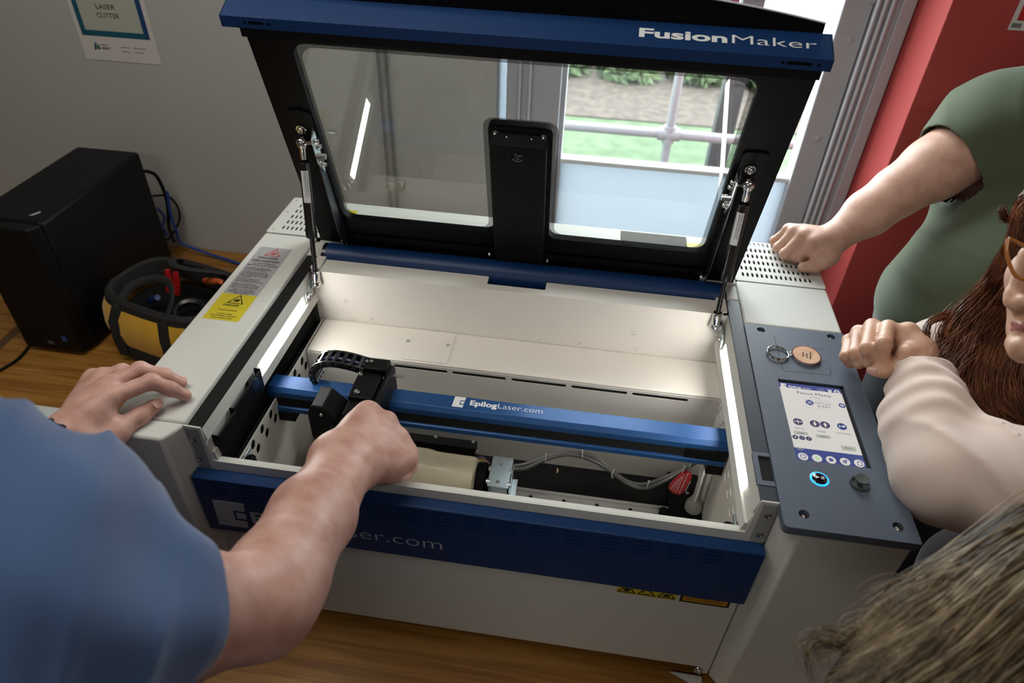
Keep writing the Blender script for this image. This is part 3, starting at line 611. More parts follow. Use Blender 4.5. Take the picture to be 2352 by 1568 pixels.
# gantry beam -----------------------------------------------------------------------
ZG = 0.3650
prof = [(-0.0480, 0.3630), (-0.0495, ZG), (-0.0780, ZG), (-0.0850, 0.3585), (-0.0850, 0.3480), (-0.0700, 0.3480), (-0.0700, 0.3290), (-0.0850, 0.3290), (-0.0880, 0.3275), (-0.0880, 0.3190), (-0.0480, 0.3190)]
bx0, bx1 = -0.4412, 0.2985
b = MB(); b.prism([(bx0, y, z) for y, z in prof], (bx1-bx0, 0, 0)); b.build('gantry_beam', BLUEB, M, bevel=0.0006)
MB().box(bx0+0.001, bx1-0.001, -0.0840, -0.0701, 0.3292, 0.3478).build('gantry_belt_slot', HOLE, M)
MB().box(0.2350, bx1+0.0005, -0.0868, -0.0705, 0.3294, 0.3500).build('gantry_end_block', BLACK, M, bevel=0.001)
MB().box(-0.4340, -0.4000, -0.0900, -0.0480, 0.300, 0.3184).build('gantry_bearing', BLACK, M, bevel=0.001); MB().box(0.2750, 0.3050, -0.0800, -0.0500, 0.290, 0.3184).build('gantry_bearing', BLACK, M, bevel=0.001)
a_, b_ = at(1078, 936, z=ZG), at(1142, 944, z=ZG)
emb2(M, (at(1037, 934, z=ZG)[0], -0.0742, ZG+0.0001), (1, 0, 0), (0.0, 1, 0), 0.0190, 0.0235, WHITEP, 'beam_emblem')
text('Epilog', 'beam_lettering', WHITEP, M, (-0.1095, -0.0660, ZG+0.0001), (-0.0655, -0.0660, ZG+0.0001), (0, 1, 0), 0.0112, 0.035)
text('Laser.com', 'beam_lettering', WHITEP, M, (-0.0640, -0.0660, ZG+0.0001), (0.0075, -0.0660, ZG+0.0001), (0, 1, 0), 0.0118, -0.01)
# lead screws in the tub ---------------------------------------------------------------
def leadscrew(x, y, z0, z1, r=0.0065):
    b = MB(); n = int((z1-z0)/0.003); path = []; rr = []
    for i in range(n*2+1): path.append((x, y, z0+(z1-z0)*i/(n*2))); rr.append(r if i % 2 else r*0.82)
    b.tube(path, rr, 12, up=(1, 0, 0)); return b.build('lead_screw', STEEL, M, ang=20)
leadscrew(0.2860, -0.0370, 0.17, 0.30); leadscrew(-0.3500, -0.0500, 0.06, 0.31, 0.006)
MB().lathe((0.2860, -0.0370, 0.145), (0, 0, 1), [(0.015, 0), (0.0155, 0.015), (0.012, 0.024), (0.009, 0.028)], 20).build('lead_screw_nut', mat('white_nylon', (0.55, 0.55, 0.53), 0.4, sss=0.1), M)
MB().box(-0.380, -0.366, -0.055, -0.045, 0.05, 0.31).build('lift_guide', ALU, M)
# laser head -----------------------------------------------------------------------------
MB().box(-0.2890, -0.2500, -0.1195, -0.0600, 0.370, 0.404).build('head_cover', BLACK, M, bevel=0.002)
MB().box(-0.2480, -0.2365, -0.1400, -0.0340, 0.320, 0.4035).build('head_side_plate', BLACK, M, bevel=0.004)
MB().box(-0.2880, -0.2500, -0.1500, -0.0910, 0.290, 0.396).build('head_front_block', BLACK, M, bevel=0.002)
MB().box(-0.2370, -0.2210, -0.0480, -0.0410, 0.3890, 0.3900).build('head_tab', STEEL, M)
screw(M, at(827, 859, z=0.404), (0, 0, 1), 0.0048, 0.0025, CHROME); screw(M, at(819, 900, z=0.404), (0, 0, 1), 0.0048, 0.0025, CHROME)
MB().box(-0.2830, -0.2440, -0.0600, -0.0330, 0.396, 0.412).build('chain_anchor', BLACK, M, bevel=0.002)
for px in (842, 853):
    p = at(px, 829, z=0.4121); MB().lathe(p, (0, 0, 1), [(0.0034, 0), (0.0034, 0.0005), (0.0018, 0.0006)], 14).build('anchor_bolt', CHROME, M)
# focus motor housing left of the head
p0 = at(744, 886, z=0.40)
hs = [(-0.3370, 0.400), (-0.3200, 0.400), (-0.2935, 0.372), (-0.2935, 0.345), (-0.3050, 0.310), (-0.3370, 0.310), (-0.3450, 0.335), (-0.3450, 0.385)]
b = MB(); b.prism([(x, -0.1460, z) for x, z in hs], (0, 0.0470, 0)); b.build('focus_housing', BLACK, M, bevel=0.0015)
MB().box(-0.3365, -0.3205, -0.1430, -0.1020, 0.4001, 0.4006).build('housing_label', mat('brushed_dark_foil', (0.16, 0.16, 0.165), 0.35, 0.6, bump=0.2, bscale=80), M)
MB().cyl((-0.3060, -0.1460, 0.365), (-0.3060, -0.1500, 0.365), 0.0045, 16).build('housing_knob', GLOSSB, M)
screw(M, (-0.323, -0.1461, 0.385), (0, -1, 0), 0.003, 0.0015, CHROME); screw(M, (-0.310, -0.1461, 0.335), (0, -1, 0), 0.0025, 0.0015, STEEL)
MB().tube([(-0.2935, -0.120, 0.372), (-0.289, -0.119, 0.374), (-0.283, -0.118, 0.372)], 0.0014, 8).build('air_hose', mat('blue_tube', (0.01, 0.06, 0.6), 0.4), M)
MB().tube([(-0.287, -0.130, 0.375), (-0.286, -0.140, 0.366), (-0.290, -0.147, 0.350), (-0.302, -0.152, 0.336)], [0.004, 0.005, 0.005, 0.002], 10).build('nozzle', STEEL, M)
# drag chain: links along an arch
arch = []
pts = [(0.0, 0.0)]
ch_y = -0.0465
path = [(-0.2830, 0.4045), (-0.2960, 0.4080), (-0.3090, 0.4105), (-0.3220, 0.4120), (-0.3350, 0.4120), (-0.3470, 0.4095), (-0.3580, 0.4040), (-0.3660, 0.3950), (-0.3700, 0.3830), (-0.3690, 0.3700), (-0.3640, 0.3660)]
for i in range(len(path)-1):
    (xa, za), (xb, zb) = path[i], path[i+1]; b = MB(); mid = Vector(((xa+xb)/2, ch_y, (za+zb)/2)); d = Vector((xb-xa, 0, zb-za)); L_ = d.length; d.normalize()
    nrm = Vector((-d.z, 0, d.x)); nrm = nrm if nrm.z > 0 or i > 7 else -nrm
    R_ = Matrix(((d.x, 0, nrm.x, mid.x), (0, 1, 0, mid.y), (d.z, 0, nrm.z, mid.z), (0, 0, 0, 1)))
    for sy in (-1, 1): b.box(-L_*0.58, L_*0.58, sy*0.0135-0.0018, sy*0.0135+0.0018, -0.0058, 0.0058, R_)
    b.box(-L_*0.16, L_*0.26, -0.0125, 0.0125, 0.0035, 0.0058, R_); b.box(-L_*0.16, L_*0.26, -0.0125, 0.0125, -0.0058, -0.0035, R_)
    for sy in (-1, 1): b.cyl(R_ @ Vector((-L_*0.4, sy*0.015, 0)), R_ @ Vector((-L_*0.4, sy*0.0165, 0)), 0.0038, 12)
    b.build('chain_link', mat('chain_plastic', (0.012, 0.012, 0.013), 0.28), M, bevel=0.0006)
MB().tube([(x, ch_y, z) for x, z in path], 0.004, 8).build('chain_wiring', mat('navy_cable', (0.01, 0.01, 0.05), 0.4), M)
# ================================================================ lid of the machine
def LP(x, s, d=0.0): return Vector((x, 0.235-0.3133*s-0.9497*d, 0.46+0.9497*s-0.3133*d))
LU = Vector((0, -0.3133, 0.9497)); LN = Vector((0, -0.9497, -0.3133)); LX = Vector((1, 0, 0))
def lid_at(px, py, d=0.0):
    o = LP(0, 0, d); r_ = ray(px, py); t = float((np.array(o)-C_)@np.array(LN)/(r_@np.array(LN))); P = C_+r_*t
    q = Vector(P)-o; return P[0], q.dot(LU)
FX0, FX1 = -0.4535, 0.3160
wx0, wx1, ws0, ws1 = -0.3920, 0.2480, 0.0610, 0.4108
ax0, ax1, as1 = -0.1190, -0.0210, 0.3005
def ushape(g, s_=0):
    """window outline inset by g"""
    return rpoly([(wx0+g, ws0+g, 0.018), (ax0-g, ws0+g, 0.016), (ax0-g, as1+g, 0.010+g), (ax1+g, as1+g, 0.010+g), (ax1+g, ws0+g, 0.016), (wx1-g, ws0+g, 0.018), (wx1-g, ws1-g, 0.022), (wx0+g, ws1-g, 0.022)])
OL = LP(0, 0, 0)
plate('lid_frame', [rrect(FX0, FX1, -0.022, 0.4340, 0.005), ushape(0.0)], 0.012, BLACK, M, OL, LX, LU)
# glass with its dotted border
gm = bpy.data.materials.new('lid_glass_tint'); gm.use_nodes = True; N = gm.node_tree.nodes; L = gm.node_tree.links; N.clear()
o_ = N.new('ShaderNodeOutputMaterial'); tr = N.new('ShaderNodeBsdfTransparent'); tr.inputs[0].default_value = (0.93, 0.945, 0.94, 1)
gl = N.new('ShaderNodeBsdfGlossy'); gl.inputs['Roughness'].default_value = 0.01; gl.inputs['Color'].default_value = (0.9, 0.95, 0.93, 1)
lw_ = N.new('ShaderNodeLayerWeight'); lw_.inputs[0].default_value = 0.5; pw_ = N.new('ShaderNodeMath'); pw_.operation = 'POWER'; L.new(lw_.outputs['Facing'], pw_.inputs[0]); pw_.inputs[1].default_value = 4.0
fr_ = N.new('ShaderNodeMath'); fr_.operation = 'MULTIPLY_ADD'; L.new(pw_.outputs[0], fr_.inputs[0]); fr_.inputs[1].default_value = 0.8; fr_.inputs[2].default_value = 0.035; mx = N.new('ShaderNodeMixShader')
L.new(fr_.outputs[0], mx.inputs[0]); L.new(tr.outputs[0], mx.inputs[1]); L.new(gl.outputs[0], mx.inputs[2]); L.new(mx.outputs[0], o_.inputs[0])
fm = bpy.data.materials.new('dotted_frit'); fm.use_nodes = True; N = fm.node_tree.nodes; L = fm.node_tree.links; N.clear()
o_ = N.new('ShaderNodeOutputMaterial'); tr = N.new('ShaderNodeBsdfTransparent'); df = N.new('ShaderNodeBsdfDiffuse'); df.inputs[0].default_value = (0.006, 0.006, 0.006, 1)
tc = N.new('ShaderNodeTexCoord'); sp_ = N.new('ShaderNodeSeparateXYZ'); L.new(tc.outputs['Object'], sp_.inputs[0])
def mth(op, a, b=None, c=None):
    n = N.new('ShaderNodeMath'); n.operation = op
    for i, v in enumerate((a, b, c)):
        if v is None: continue
        if isinstance(v, (int, float)): n.inputs[i].default_value = v
        else: L.new(v, n.inputs[i])
    return n.outputs[0]
PD = 0.00175*2*math.pi/2/math.pi
sx_ = mth('SINE', mth('MULTIPLY', sp_.outputs[0], math.pi/0.00125)); sz_ = mth('SINE', mth('MULTIPLY', sp_.outputs[2], math.pi/0.00118))
pr_ = mth('MULTIPLY', sx_, sz_); gt = mth('GREATER_THAN', pr_, -0.05); mx = N.new('ShaderNodeMixShader')
L.new(gt, mx.inputs[0]); L.new(tr.outputs[0], mx.inputs[1]); L.new(df.outputs[0], mx.inputs[2]); L.new(mx.outputs[0], o_.inputs[0])
GB = plate('lid_glass', [ushape(-0.003)], 0.0002, gm, M, LP(0, 0, -0.005), LX, LU)
GB['label'] = 'clear tinted viewing window'
plate('glass_frit', [ushape(-0.002), ushape(0.0085)], 0.0001, fm, GB, LP(0, 0, -0.0045), LX, LU)
# front bar (box section), with print and latch holes
BX0, BX1 = -0.4780, 0.3255
e1 = Vector((0, 0.0885, 0.8700)); e2 = Vector((0, 0.0866, 0.8848)); e3 = Vector((0, 0.1270, 0.9050)); e0 = LP(0, 0.4345, -0.012)
fu = (e3-e2).normalized(); iu = (e2-e1).normalized()
loops = [rrect(BX0, BX1, 0, (e2-e1).length, 0.0)]
for px in (540, 559, 577, 599): pass
for cx, w_ in ((-0.4440, 0.0022), (-0.4100, 0.0022), (0.3095, 0.0022), (0.2650, 0.0022)): loops.append(circ(cx, 0.0072, w_))
loops.append(rrect(-0.4385, -0.4170, 0.0050, 0.0098, 0.0024)); loops.append(rrect(0.2700, 0.3010, 0.0050, 0.0098, 0.0024))
plate('lid_bar_inner_face', loops, 0.0016, BLUE, M, e1, LX, iu)
plate('lid_bar_front_face', [rrect(BX0, BX1, 0, (e3-e2).length, 0.0)], 0.0016, BLUE, M, e2, LX, fu)
MB().prism([(BX0, e1.y, e1.z), (BX0, e2.y, e2.z), (BX0, e3.y, e3.z), (BX0, e3.y+0.001, e3.z-0.03)], (0.0015, 0, 0)).build('lid_bar_end', BLUE, M); MB().prism([(BX1-0.0015, e1.y, e1.z), (BX1-0.0015, e2.y, e2.z), (BX1-0.0015, e3.y, e3.z), (BX1-0.0015, e3.y+0.001, e3.z-0.03)], (0.0015, 0, 0)).build('lid_bar_end', BLUE, M)
MB().prism([(BX0+0.002, e1.y+0.004, e1.z+0.0015), (BX0+0.002, e2.y+0.006, e2.z), (BX0+0.002, e3.y+0.002, e3.z-0.004), (BX0+0.002, e3.y+0.001, e3.z-0.028)], (BX1-BX0-0.004, 0, 0)).build('lid_bar_core', HOLE, M)
MB().prism([(FX0, e1.y+0.001, e1.z-0.0005), (FX0, e0.y, e0.z), (FX0, e0.y, e0.z-0.012), (FX0, e1.y+0.003, e1.z-0.012)], (FX1-FX0, 0, 0)).build('lid_bar_shelf', BLACK, M)
def on_face(px, py):
    n_ = LX.cross(fu); r_ = ray(px, py); t = float((np.array(e2)-C_)@np.array(n_)/(r_@np.array(n_))); return C_+r_*t
q0 = on_face(1467, 84); q1 = on_face(1672, 101); q2 = on_face(1681, 103); q3 = on_face(1877, 117)
hb = (Vector(q0)-e2).dot(fu); hh = (Vector(on_face(1470, 64))-e2).dot(fu)-hb
def F(x, h): return Vector((x, 0, 0))+Vector((0, e2.y, e2.z))+fu*h-LX.cross(fu)*(-0.0003)
text('Fusion', 'lid_lettering', WHITEP, M, F(q0[0], hb), F(q1[0]-0.001, hb), fu, hh, bold=0.032)
text('Maker', 'lid_lettering', WHITEP, M, F(q2[0], hb), F(q3[0], hb), fu, hh, bold=-0.008)
# curved black lip of the lid's outer skin, with its bright edge
lip = MB(); rim = MB(); n_ = 40; a_ = []; b2 = []; rp = []
for i in range(n_+1):
    t = i/n_; x = BX0+0.012+(BX1-BX0-0.024)*t; h = 0.013+0.034*(1-abs(2*t-1)**2.2)
    p = Vector((x, e3.y, e3.z)); q = p+LU*h+Vector((0, 0.004, 0)); a_.append(p); b2.append(q); rp.append(q)
for i in range(n_):
    lip.prism2([a_[i], a_[i+1], b2[i+1], b2[i]], [v+Vector((0, 0.0022, 0.0005)) for v in (a_[i], a_[i+1], b2[i+1], b2[i])])
lip.build('lid_lip', BLACK, M); rim.tube(rp, 0.0012, 6).build('lid_lip_edge', WHITEP, M)
# lower cross member with screws and slots
lm = [rrect(-0.3990, 0.2590, -0.0205, 0.0260, 0.003)]
for (px, py) in ((812, 549), (841, 553), (1554, 626), (1584, 630)):
    x, s = lid_at(px, py, 0.008); lm.append(rrect(x-0.0022, x+0.0022, s-0.008, s+0.008, 0.0021, 4))
plate('lid_cross_member', lm, 0.003, BLACK, M, LP(0, 0, 0.008), LX, LU, bevel=0.0006)
for (px, py) in ((790, 551), (1611, 636)):
    x, s = lid_at(px, py, 0.008); bolt(M, LP(x, s, 0.008), LN, 0.0052, 0.006)
for (px, py) in ((1124, 585), (1256, 600)):
    x, s = lid_at(px, py, 0.012); bolt(M, LP(x, s, 0.010), LN, 0.0034, 0.004)
MB().box(0, 0.031, 0, 0.0, 0, 0.0) if False else None
# camera arm
fx = [lid_at(1130, 334, 0.020), lid_at(1258, 345, 0.020), lid_at(1133, 634, 0.020), lid_at(1243, 645, 0.020)]
cx0 = (fx[0][0]+fx[2][0])/2; cx1 = (fx[1][0]+fx[3][0])/2; s_hi = fx[0][1]; s_lo = fx[2][1]
plate('camera_arm_plate', [rrect(ax0+0.001, ax1-0.001, s_hi-0.01, as1-0.002, 0.012)], 0.003, BLACK, M, LP(0, 0, 0.003), LX, LU, bevel=0.0008)
b = MB(); v0 = [LP(cx0, s_lo, 0.020), LP(cx1, s_lo, 0.020), LP(cx1, s_hi, 0.020), LP(cx0, s_hi, 0.020)]; v1 = [LP(cx0, s_lo, 0.001), LP(cx1, s_lo, 0.001), LP(cx1, s_hi+0.012, 0.003), LP(cx0, s_hi+0.012, 0.003)]
b.prism2(v1, v0); arm = b.build('camera_arm', BLACK, M, bevel=0.0012)
x, s = lid_at(1189, 363, 0.021); b = MB(); b.lathe(LP(x, s, 0.0195), LN, [(0.0175, 0), (0.0172, 0.0010), (0.0105, 0.0012), (0.0092, 0.0003)], 32); b.build('camera_recess', MATTE, arm)
b = MB(); b.lathe(LP(x, s+0.002, 0.0198), LN, [(0.0085, 0), (0.0085, 0.0025), (0.0065, 0.0030), (0.0062, 0.0015), (0.0030, 0.0022), (0.001, 0.0024)], 28); b.build('camera_lens', mat('lens_glass', (0.01, 0.01, 0.012), 0.05, coat=1.0), arm)
for px, py in ((1138, 307), (1165, 314), (1222, 319), (1249, 317)):
    x, s = lid_at(px, py, 0.004); bolt(M, LP(x, s, 0.003), LN, 0.0042, 0.006)
MB().prism2([LP(FX0, -0.022, -0.012), LP(FX0+0.004, -0.022, -0.012), LP(FX0+0.004, 0.43, -0.012), LP(FX0, 0.43, -0.012)], [LP(FX0, -0.022, -0.020), LP(FX0+0.004, -0.022, -0.020), LP(FX0+0.004, 0.43, -0.020), LP(FX0, 0.43, -0.020)]).build('lid_outer_flange', BLACK, M); MB().prism2([LP(FX1-0.004, -0.022, -0.012), LP(FX1, -0.022, -0.012), LP(FX1, 0.43, -0.012), LP(FX1-0.004, 0.43, -0.012)], [LP(FX1-0.004, -0.022, -0.020), LP(FX1, -0.022, -0.020), LP(FX1, 0.43, -0.020), LP(FX1-0.004, 0.43, -0.020)]).build('lid_outer_flange', BLACK, M)
# hinge tube and end caps
MB().cyl((-0.4270, 0.2050, 0.4380), (0.2890, 0.2050, 0.4380), 0.0270, 40).build('hinge_cover', BLUE, M)
MB().cyl((-0.4350, 0.2050, 0.4380), (-0.4272, 0.2050, 0.4380), 0.0262, 30).build('hinge_end_cap', GLOSSB, M); MB().cyl((0.2892, 0.2050, 0.4380), (0.2960, 0.2050, 0.4380), 0.0262, 30).build('hinge_end_cap', GLOSSB, M)
# gas springs, mounts, pads
for sgn, bl, tl, xs in ((-1, (727, 650), (694, 328), -0.4270), (1, (1641, 748), (1719, 424), 0.2790)):
    B = Vector(at(*bl, x=xs)); x, s = lid_at(*tl, 0.018); T = LP(x, s, 0.018); d = (T-B).normalized(); Lg = (T-B).length
    MB().cyl(B+d*0.026, B+d*(Lg*0.42), 0.0042, 16).build('gas_spring_rod', mat('black_chrome', (0.02, 0.02, 0.02), 0.12, 0.6), M)
    tb = MB(); tb.tube([B+d*(Lg*0.36), B+d*(Lg*0.365), B+d*(Lg*0.42), B+d*(Lg*0.43), B+d*(Lg*0.88), B+d*(Lg*0.885)], [0.0085, 0.0098, 0.0098, 0.0088, 0.0088, 0.006], 20)
    tb = tb.build('gas_spring_tube', mat('black_paint_satin', (0.012, 0.012, 0.012), 0.25), M)
    side_ = Vector((1, 0, 0)).cross(d).normalized(); fw = (Vector(CAM)-T).normalized(); fw = (fw-d*fw.dot(d)).normalized()
    a0 = B+d*(Lg*0.62); lb = MB(); lat = d.cross(fw)
    for k in range(5):
        t0, t1 = math.radians(-40+16*k-8), math.radians(-40+16*k+8+0)
        pts = [a0+(fw*math.cos(t_)+lat*math.sin(t_)*1)*0.0090 for t_ in (t0, t1)]
        lb.add([pts[0], pts[1], pts[1]+d*(Lg*0.215), pts[0]+d*(Lg*0.215)], [(0, 1, 2, 3)])
    lb = lb.build('gas_spring_label', WHITEP, tb)
    tt = math.radians(-40+16*2.0); n2 = fw*math.cos(tt)+lat*math.sin(tt)
    for k_, (txt, off) in enumerate((('CLINOMATIC' if sgn < 0 else 'Spring Part No.100000', 0.0), ('DO NOT OPEN HIGH PRESSURE', 0.0035))):
        P0 = a0+n2*0.0096+d*0.012+lat*(0.0035-off-0.001)
        text('GAS SPRING' if False else txt, 'spring_lettering', BLACKP, tb, P0, P0+d*(Lg*0.16), lat, 0.0022)
    MB().lathe(B+d*0.002, d, [(0.0075, 0), (0.0085, 0.004), (0.0080, 0.012), (0.0080, 0.024), (0.0068, 0.0262), (0.0045, 0.0262)], 20).build('spring_socket', CHROME, M)
    MB().ball(B, 0.0100, 12).build('ball_joint', CHROME, M)
    MB().lathe(T-d*0.026, d, [(0.0055, 0), (0.0060, 0.002), (0.0062, 0.016), (0.008, 0.019), (0.008, 0.021)], 16).ball(T, 0.0098, 12).build('ball_joint', CHROME, M)
    # lower mount on the lamp channel
    wx = -0.4380 if sgn < 0 else 0.2950; ix = 1 if sgn < 0 else -1
    mp = [(B.y-0.032, B.z-0.022), (B.y+0.030, B.z-0.004), (B.y+0.030, B.z+0.012), (B.y+0.022, B.z+0.016), (B.y-0.026, B.z+0.002), (B.y-0.032, B.z-0.006)]
    plate('spring_mount', [mp], 0.0022, ZINC, M, (wx+ix*0.0030, 0, 0), (0, 1, 0), (0, 0, 1))
    for dy, dz in ((-0.024, -0.012), (0.0, -0.003), (0.022, 0.006)):
        bolt(M, (wx+ix*0.004, B.y+dy, B.z+dz), (ix, 0, 0), 0.0052 if dy else 0.0062, 0.006)
    MB().cyl((wx+ix*0.004, B.y, B.z), B, 0.0035, 12).build('ball_stud', CHROME, M)
    # pad and bracket on the lid
    pc, ps = (lid_at(700, 300)[0], lid_at(700, 300)[1]) if sgn < 0 else (lid_at(1722, 395)[0], lid_at(1722, 395)[1])
    plate('spring_pad', [rpoly([(pc-0.022, 0.0, 0.003), (pc+0.022, 0.0, 0.003), (pc+0.019, ps+0.040, 0.008), (pc-0.019, ps+0.040, 0.008)])], 0.004, BLACK, M, LP(0, 0, 0.004), LX, LU, bevel=0.001)
    bolt(M, LP(*(lid_at(692, 297, 0.005) if sgn < 0 else lid_at(1723, 389, 0.005)), 0.005), LN, 0.0062, 0.006)
    sx, ss = lid_at(687, 265, 0.005) if sgn < 0 else lid_at(1733, 366, 0.005)
    plate('pad_slot', [rrect(sx-0.0035, sx+0.0035, ss-0.009, ss+0.009, 0.0034)], 0.0006, HOLE, M, LP(0, 0, 0.0047), LX, LU)
    bx = pc+(0.016 if sgn < 0 else -0.016)
    wedge = [(0.012, 0.004), (ps+0.010, 0.004), (ps+0.004, 0.014), (ps-0.060, 0.022), (0.06, 0.030), (0.012, 0.024)]
    gs = MB(); gs.prism([LP(bx, s_, d2) for s_, d2 in wedge], (0.002, 0, 0)); gs.build('gusset_plate', mat('gusset_black', (0.012, 0.014, 0.018), 0.3), M)
    q_ = ss-0.03; pl = [(q_+0.004, 0.004), (q_+0.0, 0.020), (q_-0.045, 0.022), (q_-0.075, 0.010), (q_-0.06, 0.004)]
    bp_ = MB(); bp_.prism([LP(bx+ix*0.0022, s_, d2+0.004) for s_, d2 in pl], (ix*0.0022, 0, 0)); bp_.build('ball_bracket', ZINC, M)
    for ds, dd in ((-0.008, 0.016), (-0.022, 0.012), (-0.044, 0.020), (-0.058, 0.014)):
        bolt(M, LP(bx+ix*0.0045, q_+ds, dd), (ix, 0, 0), 0.0042, 0.006, 'bracket_bolt')
    th_ = [LP(bx+ix*(0.004+0.0012*k), q_-0.032, 0.024) for k in range(13)]
    MB().tube(th_, [0.0052 if k % 2 else 0.0045 for k in range(13)], 12).build('threaded_stud', CHROME, M, ang=15)
    MB().cyl(T, LP(bx, q_-0.012, 0.018), 0.0032, 10).build('ball_stud', CHROME, M)
# stickers seen through the glass on the rear deck
for (a, b_, m_, nm) in (((786, 503), (820, 488), YELLOW, 'yellow_deck_label'), ((1578, 581), (1615, 564), YELLOW, 'yellow_deck_label'), ((1424, 578), (1576, 548), mat('bronze_plate', (0.055, 0.047, 0.036), 0.6, 0.0, var=0.2, vscale=60, spec=0.2), 'serial_plate')):
    p = at(*a, z=ZT); q = at(*b_, z=ZT)
    MB().box(p[0], q[0], min(p[1], q[1])-0.008, max(p[1], q[1])+0.006, ZT-0.0006, ZT+0.0003).build(nm, m_, M)
# ================================================================ control panel, labels
PX0, PX1, PY0, PY1, PZ = 0.3205, 0.4800, -0.2965, 0.1135, 0.4540
sc = [at(px, py, z=PZ) for px, py in ((1787, 871), (1938, 888), (1829, 1058), (2001, 1074))]
sx0, sx1, sy0, sy1 = 0.3545, 0.4505, -0.1830, -0.0200
loops = [rpoly([(PX0, PY0, 0.007), (PX1, PY0, 0.003), (PX1, PY1, 0.001), (PX0, PY1, 0.001)]), rrect(sx0, sx1, sy0, sy1, 0.0006)]
scr = [at(px, py, z=PZ)[:2] for px, py in ((1748, 757), (1909, 773), (1847, 1180), (2063, 1209))]
for p in scr: loops.append(circ(p[0], p[1], 0.0066, 20))
cp = plate('control_panel', loops, 0.0130, PANEL, M, (0, 0, PZ), (1, 0, 0), (0, 1, 0), bevel=0.0012)
cp['label'] = 'slate grey control panel with touch screen'
for p in scr:
    MB().cyl((p[0], p[1], PZ-0.012), (p[0], p[1], PZ-0.0075), 0.0066, 20).build('screw_well', HOLE, cp)
    b = MB(); b.lathe((p[0], p[1], PZ-0.0074), (0, 0, 1), [(0.0042, 0), (0.0042, 0.002), (0.003, 0.0035), (0.002, 0.0035), (0.002, 0.001)], 16); b.build('panel_screw', CHROME, cp)
# engraved corner marks beside the keyring
gr = MB(); zz = PZ+0.0001
def gl_(pts, w=0.0011):
    P = [Vector(at(px, py, z=PZ+0.0001)) for px, py in pts]
    for i in range(len(P)-1):
        d = (P[i+1]-P[i]).normalized(); nn = Vector((-d.y, d.x, 0))*w/2
        gr.add([P[i]+nn, P[i]-nn, P[i+1]-nn+d*w*0.4, P[i+1]+nn+d*w*0.4], [(0, 1, 2, 3)])
gl_([(1778, 771), (1797, 846), (1799, 850), (1803, 852), (1905, 861), (1908, 860), (1909, 857), (1906, 845)]); gl_([(1866, 799), (1889, 802)]); gl_([(1880, 828), (1899, 830)])
gr.build('engraved_line', mat('engraving', (0.02, 0.022, 0.025), 0.6), cp, smooth=False)
# screen --------------------------------------------------------------
ZU = PZ-0.0035
def em(name, c, s=1.0):
    return mat(name, tuple(x*0.15 for x in c), 0.25, emit=c, es=s)
UIW = em('screen_white', (0.60, 0.58, 0.55), 0.95); UIB = em('screen_blue', (0.042, 0.060, 0.20), 1.0); UIT = em('screen_text', (0.045, 0.05, 0.09), 1.0)
UIG = em('screen_button_grey', (0.36, 0.38, 0.32), 1.0); UIP = em('screen_icon_violet', (0.06, 0.055, 0.12), 1.0); UIC = em('screen_cream', (0.62, 0.62, 0.50), 1.0); UIGR = em('screen_green', (0.25, 0.62, 0.25), 1.0)
scn = MB().box(sx0-0.001, sx1+0.001, sy0-0.001, sy1+0.001, ZU-0.002, ZU).build('touch_screen', UIW, cp)
scn['label'] = 'lit touch screen showing the Focus Menu'
def ui(px, py, dz=0.0): p = at(px, py, z=ZU+dz); return Vector((p[0], p[1], ZU+dz))
def uq(name, x0, x1, y0, y1, m, r=0.0, dz=0.0002):
    return plate(name, [rrect(x0, x1, y0, y1, r)], 0.0001, m, scn, (0, 0, ZU+dz), (1, 0, 0), (0, 1, 0))
SX0, SX1, SY0, SY1 = sx0+0.0008, sx1-0.0045, sy0+0.0005, sy1-0.0035
MB().box(sx1-0.0045, sx1+0.0008, sy0, sy1, ZU-0.001, ZU+0.0006).box(sx0, sx1, sy1-0.0035, sy1+0.0008, ZU-0.001, ZU+0.0006).build('screen_bezel', HOLE, cp)
tb_y = ui(1795, 888)[1]; bb_y = ui(1826, 1027)[1]
uq('title_bar', SX0, SX1, tb_y, SY1, UIB); uq('status_bar', SX0, SX1, SY0, bb_y, UIB)
def ut(s, px, py, px2, h, m=UIT, bold=0.0, nm='screen_lettering'):
    a = ui(px, py, 0.0004); b = ui(px2, py, 0.0004); text(s, nm, m, scn, (a.x, a.y, a.z), (b.x, a.y, a.z), (0, 1, 0), h, bold, th=0.0001)
yT = (tb_y+SY1)/2
def tt(s, x0, x1, y, h, m=UIT, bold=0.0): text(s, 'screen_lettering', m, scn, (x0, y, ZU+0.0004), (x1, y, ZU+0.0004), (0, 1, 0), h, bold, th=0.0001)
W_ = SX1-SX0; H_ = SY1-SY0
def U(u): return SX0+W_*u
def V(v): return SY1-H_*v
emb2(scn, (U(0.03), V(0.072), ZU+0.0003), (1, 0, 0), (0, 1, 0), 0.0085, 0.0088, UIW, 'screen_emblem', 0.0001)
tt('Epilog', U(0.16), U(0.345), V(0.062), 0.0042, UIW, 0.03); tt('Laser', U(0.35), U(0.52), V(0.062), 0.0042, UIW, -0.005)
for k in range(5): uq('menu_icon', U(0.62), U(0.73), V(0.075)+k*0.0016, V(0.075)+k*0.0016+0.0009, UIW)
plate('bin_icon', [[(U(0.785), V(0.035)), (U(0.80), V(0.078)), (U(0.835), V(0.078)), (U(0.85), V(0.035))]], 0.0001, UIW, scn, (0, 0, ZU+0.0003), (1, 0, 0), (0, 1, 0))
uq('bin_icon', U(0.775), U(0.86), V(0.032), V(0.025), UIW)
